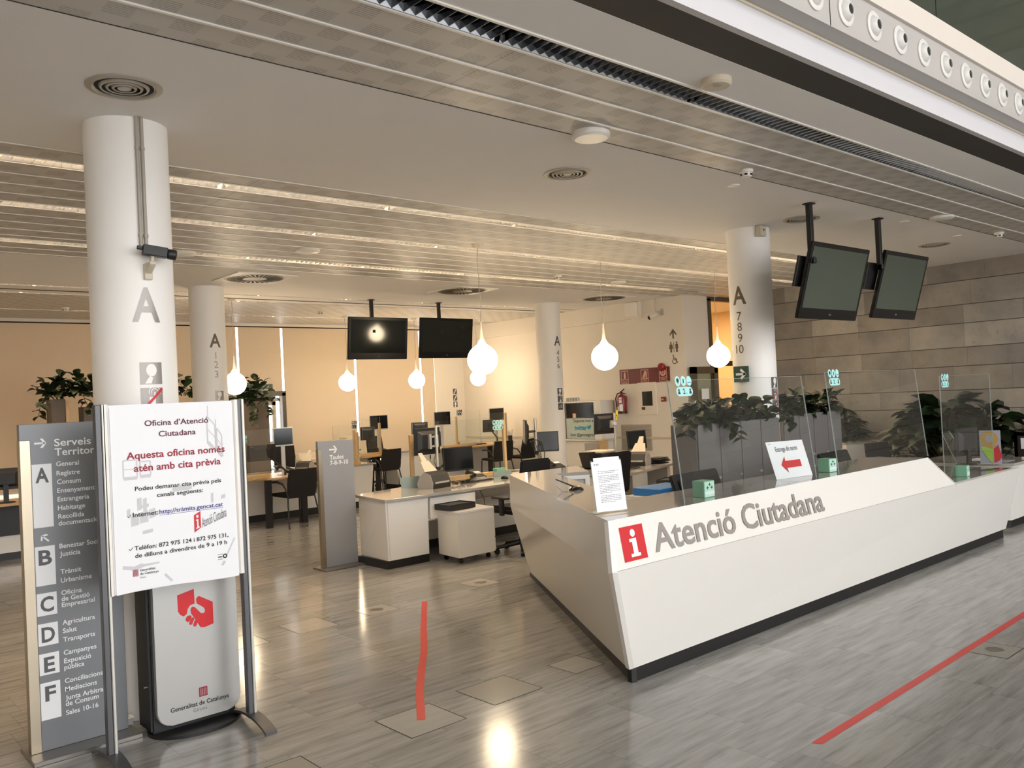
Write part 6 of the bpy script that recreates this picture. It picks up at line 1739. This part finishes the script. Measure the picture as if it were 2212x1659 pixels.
def locker(x0, x1, y0, y1, z1, nd, label):
    o = T('locker_cabinet', label, 'cabinet', ((x0 + x1) / 2, y0, 0), 0, 'grey locker cabinets under planters')
    b = MB(); b.box(x0, x1, y0 + .02, y1, .03, z1); b.build('body', M['locker'], o, bevel=.003)
    b = MB(); b.box(x0 + .02, x1 - .02, y0 + .04, y1 - .02, 0, .03); b.build('plinth', M['plinth'], o)
    wd = (x1 - x0) / nd
    for k in range(nd):
        b = MB(); b.box(x0 + k * wd + .006, x0 + (k + 1) * wd - .006, y0, y0 + .018, .05, z1 - .004); dr = b.build('door', M['locker'], o, bevel=.003)
        b = MB(); b.box(x0 + (k + 1) * wd - .06, x0 + (k + 1) * wd - .03, y0 - .012, y0 - .0005, .86, .88); b.box(x0 + (k + 1) * wd - .06, x0 + (k + 1) * wd - .03, y0 - .012, y0 - .0005, .72, .735); b.build('handle', M['alu_paint'], dr)
locker(6.36, 7.73, 4.68, 4.985, 1.37, 4, 'left grey locker cabinet behind the counter, four doors under a leafy planter')
bushy('trailing_plant', 'leafy trailing plant on top of the left grey locker cabinet', [(6.40, 4.82, 1.39), (7.0, 4.82, 1.38), (7.68, 4.82, 1.39)], 270, .15, .125, 11, (6.38, 7.71, 4.72, 4.96, 1.371, 1.40), 1.2, .15, [((6.4, 4.70, 1.42), (-.8, -.3, .2), .35), ((6.75, 4.68, 1.40), (-.2, -.8, .1), .30), ((7.66, 4.68, 1.42), (.9, -.3, .1), .3)], zmax=.13)
locker(8.68, 9.98, 5.2, 5.5, 1.35, 4, 'right grey locker cabinet beside the lettered column, four doors under a planter')
bushy('trailing_plant', 'leafy plant on top of the right grey locker cabinet', [(8.74, 5.34, 1.38), (9.3, 5.34, 1.37), (9.9, 5.34, 1.38)], 240, .155, .125, 12, (8.70, 9.96, 5.23, 5.47, 1.351, 1.38), 1.2, .2, [((9.9, 5.2, 1.4), (.8, -.3, .2), .28)], zmax=.15)
# tall partitions with planters at the back left
o = T('planter_partition', 'dark tall partition with a hanging plant beside the back door', 'partition', (6.15, 13.35, 0), 0, 'tall partitions with planters')
b = MB(); b.box(5.86, 6.47, 13.45, 13.75, .02, 1.845); b.build('panel', M['partition'], o, bevel=.004)
b = MB(); b.box(5.88, 6.45, 13.47, 13.73, 0, .02); b.build('foot', M['plinth'], o)
bushy('trailing_plant', 'trailing plant on the tall dark partition beside the back door', [(5.92, 13.58, 1.86), (6.44, 13.58, 1.86)], 110, .16, .13, 21, (5.90, 6.44, 13.48, 13.72, 1.846, 1.875), 1.5, .3, [((6.1, 13.42, 1.86), (-.1, -.6, .2), .55), ((6.3, 13.42, 1.86), (.2, -.6, .2), .42), ((6.44, 13.46, 1.9), (.7, -.3, .4), .2)], zmax=.30)
o = T('planter_partition', 'narrow dark tall partition topped by a plant, above the directory sign', 'partition', (3.12, 13.0, 0), 0, 'tall partitions with planters')
b = MB(); b.box(3.04, 3.22, 12.9, 13.15, .02, 1.98); b.box(3.22, 3.72, 12.9, 13.15, 1.80, 1.98) if False else None
b.build('panel', M['partition'], o, bevel=.004)
b = MB(); b.box(3.22, 3.26, 12.88, 13.0, .02, 1.96); b.build('timber_edge', M['wood'], o)
b = MB(); b.box(3.45, 4.75, 12.9, 13.15, .02, 1.86); b.build('side_panel', M['partition'], o)
bushy('trailing_plant', 'trailing plant draped over the narrow partition above the directory sign', [(2.98, 12.98, 2.02), (3.3, 12.98, 2.06), (3.75, 12.98, 1.98)], 150, .16, .13, 31, None, 1.4, .25, [((2.98, 12.85, 2.02), (-.5, -.5, .2), .42), ((3.45, 12.85, 2.0), (.1, -.5, .2), .35), ((3.7, 12.85, 1.98), (.2, -.5, .1), .4)], zmax=.22)
bushy('trailing_plant', 'bit of trailing plant showing between the two left columns', [(4.2, 13.0, 1.98), (5.1, 13.0, 1.99)], 80, .16, .12, 33, None, 1.3, .25, [((5.02, 12.85, 1.98), (.2, -.5, .2), .3)], zmax=.22)
# big broad-leaved plants by the stone wall
def broad(label, x, y, h, n, L_, seed, m='leaf2'):
    o = T('floor_plant', label, 'plant', (x, y, 0), 0, 'broad-leaved floor plants by the stone wall')
    b = MB(); b.lathe([(0, .0), (.17, .0), (.21, .34), (.19, .34), (.18, .31), (0, .31)], (x, y, 0), 24); b.build('pot', M['locker'], o, smooth=True)
    rn = random.Random(seed); b = MB(); st = MB()
    for k in range(n):
        a = rn.uniform(0, 2 * PI); q = rn.random() ** .7
        r = .06 + .34 * q * rn.uniform(.5, 1); z = h * (1.0 - .62 * q * rn.uniform(.5, 1.0))
        p = V((x + r * math.cos(a), y + r * math.sin(a), z))
        st.tube([(x + .03 * math.cos(a), y + .03 * math.sin(a), .30), (x + r * .45 * math.cos(a), y + r * .45 * math.sin(a), z * .7), p], .006, 5)
        leaf(b, p, (math.cos(a), math.sin(a), rn.uniform(.1, 1.0)), L_ * rn.uniform(.7, 1.1), L_ * .48 * rn.uniform(.85, 1.15), rn.uniform(.5, 1.4), rn)
    b.keep = True
    b.build('foliage', M[m], o, smooth=True); st.build('stems', M['stem'], o)
broad('tall broad-leaved floor plant between the middle and right acrylic screens', 12.2, 4.85, 1.38, 120, .46, 41)
broad('broad-leaved floor plant left of the tallest one, behind the middle acrylic screen', 12.7, 5.35, 1.25, 110, .42, 42)
broad('broad-leaved floor plant behind the white low cabinet, next to the right locker cabinet', 13.1, 6.95, 1.22, 90, .38, 43)
broad('broad-leaved floor plant at the right, behind the low end of the counter', 12.75, 4.55, 1.25, 90, .42, 44)

# ================================================================== right-hand end
o = T('low_cabinet', 'white low cabinet in front of the floor plants, seen over the counter', 'cabinet', (12.0, 6.0, 0))
MMb = Matrix.Translation((12.36, 6.38, 0)) @ Matrix.Rotation(R(-29.6), 4, 'Z')
b = MB(); b.box(0, .85, 0, .30, .06, .74, MMb); b.build('body', M['laminate'], o, bevel=.003)
b = MB(); b.box(-.01, .86, -.012, .31, .74, .765, MMb); b.build('top', M['worktop'], o, bevel=.002)
b = MB(); b.box(.02, .83, .02, .28, 0, .06, MMb); b.build('plinth', M['plinth'], o)
place(CH, 11.55, 5.30, R(165), 'black chair in front of the white low cabinet, seen over the counter', GV)
o = T('office_desk', 'white desk with black plinth at the right edge, beyond the end of the counter', 'desk', (10.6, 3.5, 0))
b = MB(); b.hexa([(10.30, 3.46, .085), (11.0, 3.46, .085), (11.0, 4.0, .085), (10.12, 3.85, .085), (10.28, 3.43, .69), (11.0, 3.43, .69), (11.0, 4.0, .69), (10.10, 3.85, .69)]); b.build('body', M['laminate'], o, bevel=.002)
b = MB(); b.prism([(10.33, 3.48), (11.0, 3.48), (11.0, 3.98), (10.15, 3.84)], 0, .085); b.build('plinth', M['plinth'], o)
b = MB(); b.prism([(10.22, 3.38), (11.05, 3.38), (11.05, 4.45), (10.0, 4.45)], .69, .72); b.build('desk_top', M['worktop'], o, bevel=.002)
o = T('leaflets', 'printed leaflets on the white desk at the right edge', 'papers', (10.5, 3.7, .72))
b = MB(); b.box(10.32, 10.62, 3.50, 3.72, .7205, .724); b.build('lower_sheet', M['paleblue'], o)
b = MB(); b.box(10.45, 10.75, 3.75, 3.95, .7205, .725); b.build('upper_sheet', M['paper'], o)
o = T('shelf_unit', 'black open cabinet with white papers at the right edge by the stone wall', 'cabinet', (12.3, 3.8, 0))
b = MB()
for a in ((12.2, 12.24, 3.2, 4.02, 0, .93), (12.2, 12.7, 3.98, 4.02, 0, .93), (12.2, 12.7, 3.2, 3.24, 0, .93), (12.2, 12.7, 3.2, 4.02, .89, .93), (12.66, 12.7, 3.2, 4.02, 0, .93)): b.box(*a)
b.build('carcass', M['black'], o)
fr = lambda u, z: V((12.196, u, z)); b = MB(); b.flat([(3.94, .72), (3.62, .72), (3.60, .86), (3.94, .86)], fr); b.build('white_sheet', M['paper'], o)
o = T('wall_shelf', 'grey shelf ledge on the stone wall above the black cabinet', 'shelf', (13.5, 4.2, 1.0))
b = MB(); b.box(13.35, 13.65, 3.2, 4.35, .97, 1.0); b.build('board', M['greymetal'], o)
monitor(9.86, 3.74, .7285, .36, .30, R(165), R(-3), 'black monitor seen from behind on the low right end of the counter', lift=.10)
o = T('cable_tangle', 'black cable lying on the low right end of the counter', 'cables', (9.4, 3.4, .729))
b = MB(); b.tube([(9.55, 3.62, .735), (9.35, 3.55, .734), (9.28, 3.40, .734), (9.42, 3.33, .734), (9.55, 3.30, .734)], .005, 6); b.build('cable', M['black'], o, smooth=True)
# leaf-shaped display figures
o = T('leaf_display', 'small display board with ochre, pale blue, lime and red shapes on the right-edge desk', 'display board', (10.12, 3.57, .72))
MMd = Matrix.Translation((10.12, 3.57, .484)) @ Matrix.Rotation(R(-70), 4, 'Z') @ Matrix.Scale(.62, 4)
fd = lambda d: (lambda u, z: MMd @ V((u, d, z)))
b = MB(); b.box(-.17, .16, .0, .02, .385, .97, MMd); b.build('board', M['paleblue'], o, bevel=.001)
b = MB(); b.ring(-.02, .82, .06, .14, fd(-.003), 24); b.flat([(-.13, .62), (.10, .62), (.06, .74), (-.12, .74)], fd(-.005)); b.build('ochre_shape', M['ochre'], o)
b = MB(); b.flat([(-.16, .68), (-.10, .69), (-.03, .66), (.03, .64), (.03, .40), (-.01, .42), (-.06, .49), (-.12, .60)], fd(-.008)); b.build('lime_half', M['lime'], o)
b = MB(); b.flat([(.03, .64), (.09, .68), (.12, .72), (.14, .62), (.17, .53), (.14, .45), (.08, .41), (.03, .40)], fd(-.008)); b.build('red_half', M['crimson'], o)
b = MB(); b.box(-.17, .16, -.08, .10, .3818, .395, MMd); b.build('foot', M['greymetal'], o)
o = T('leaflet_stand', 'clear sloping leaflet stand at the right end of the counter', 'leaflet stand', (10.35, 4.1, .72))
b = MB(); b.hexa([(10.15, 3.95, .721), (10.5, 3.95, .721), (10.5, 3.956, .721), (10.15, 3.956, .721), (10.22, 4.12, 1.06), (10.43, 4.12, 1.06), (10.43, 4.126, 1.06), (10.22, 4.126, 1.06)]); b.build('clear_back', M['glass'], o)
b = MB(); b.tube([(10.15, 3.95, .722), (10.22, 4.12, 1.06)], .004, 5); b.tube([(10.5, 3.95, .722), (10.43, 4.12, 1.06)], .004, 5); b.build('polished_edge', M['edge'], o)
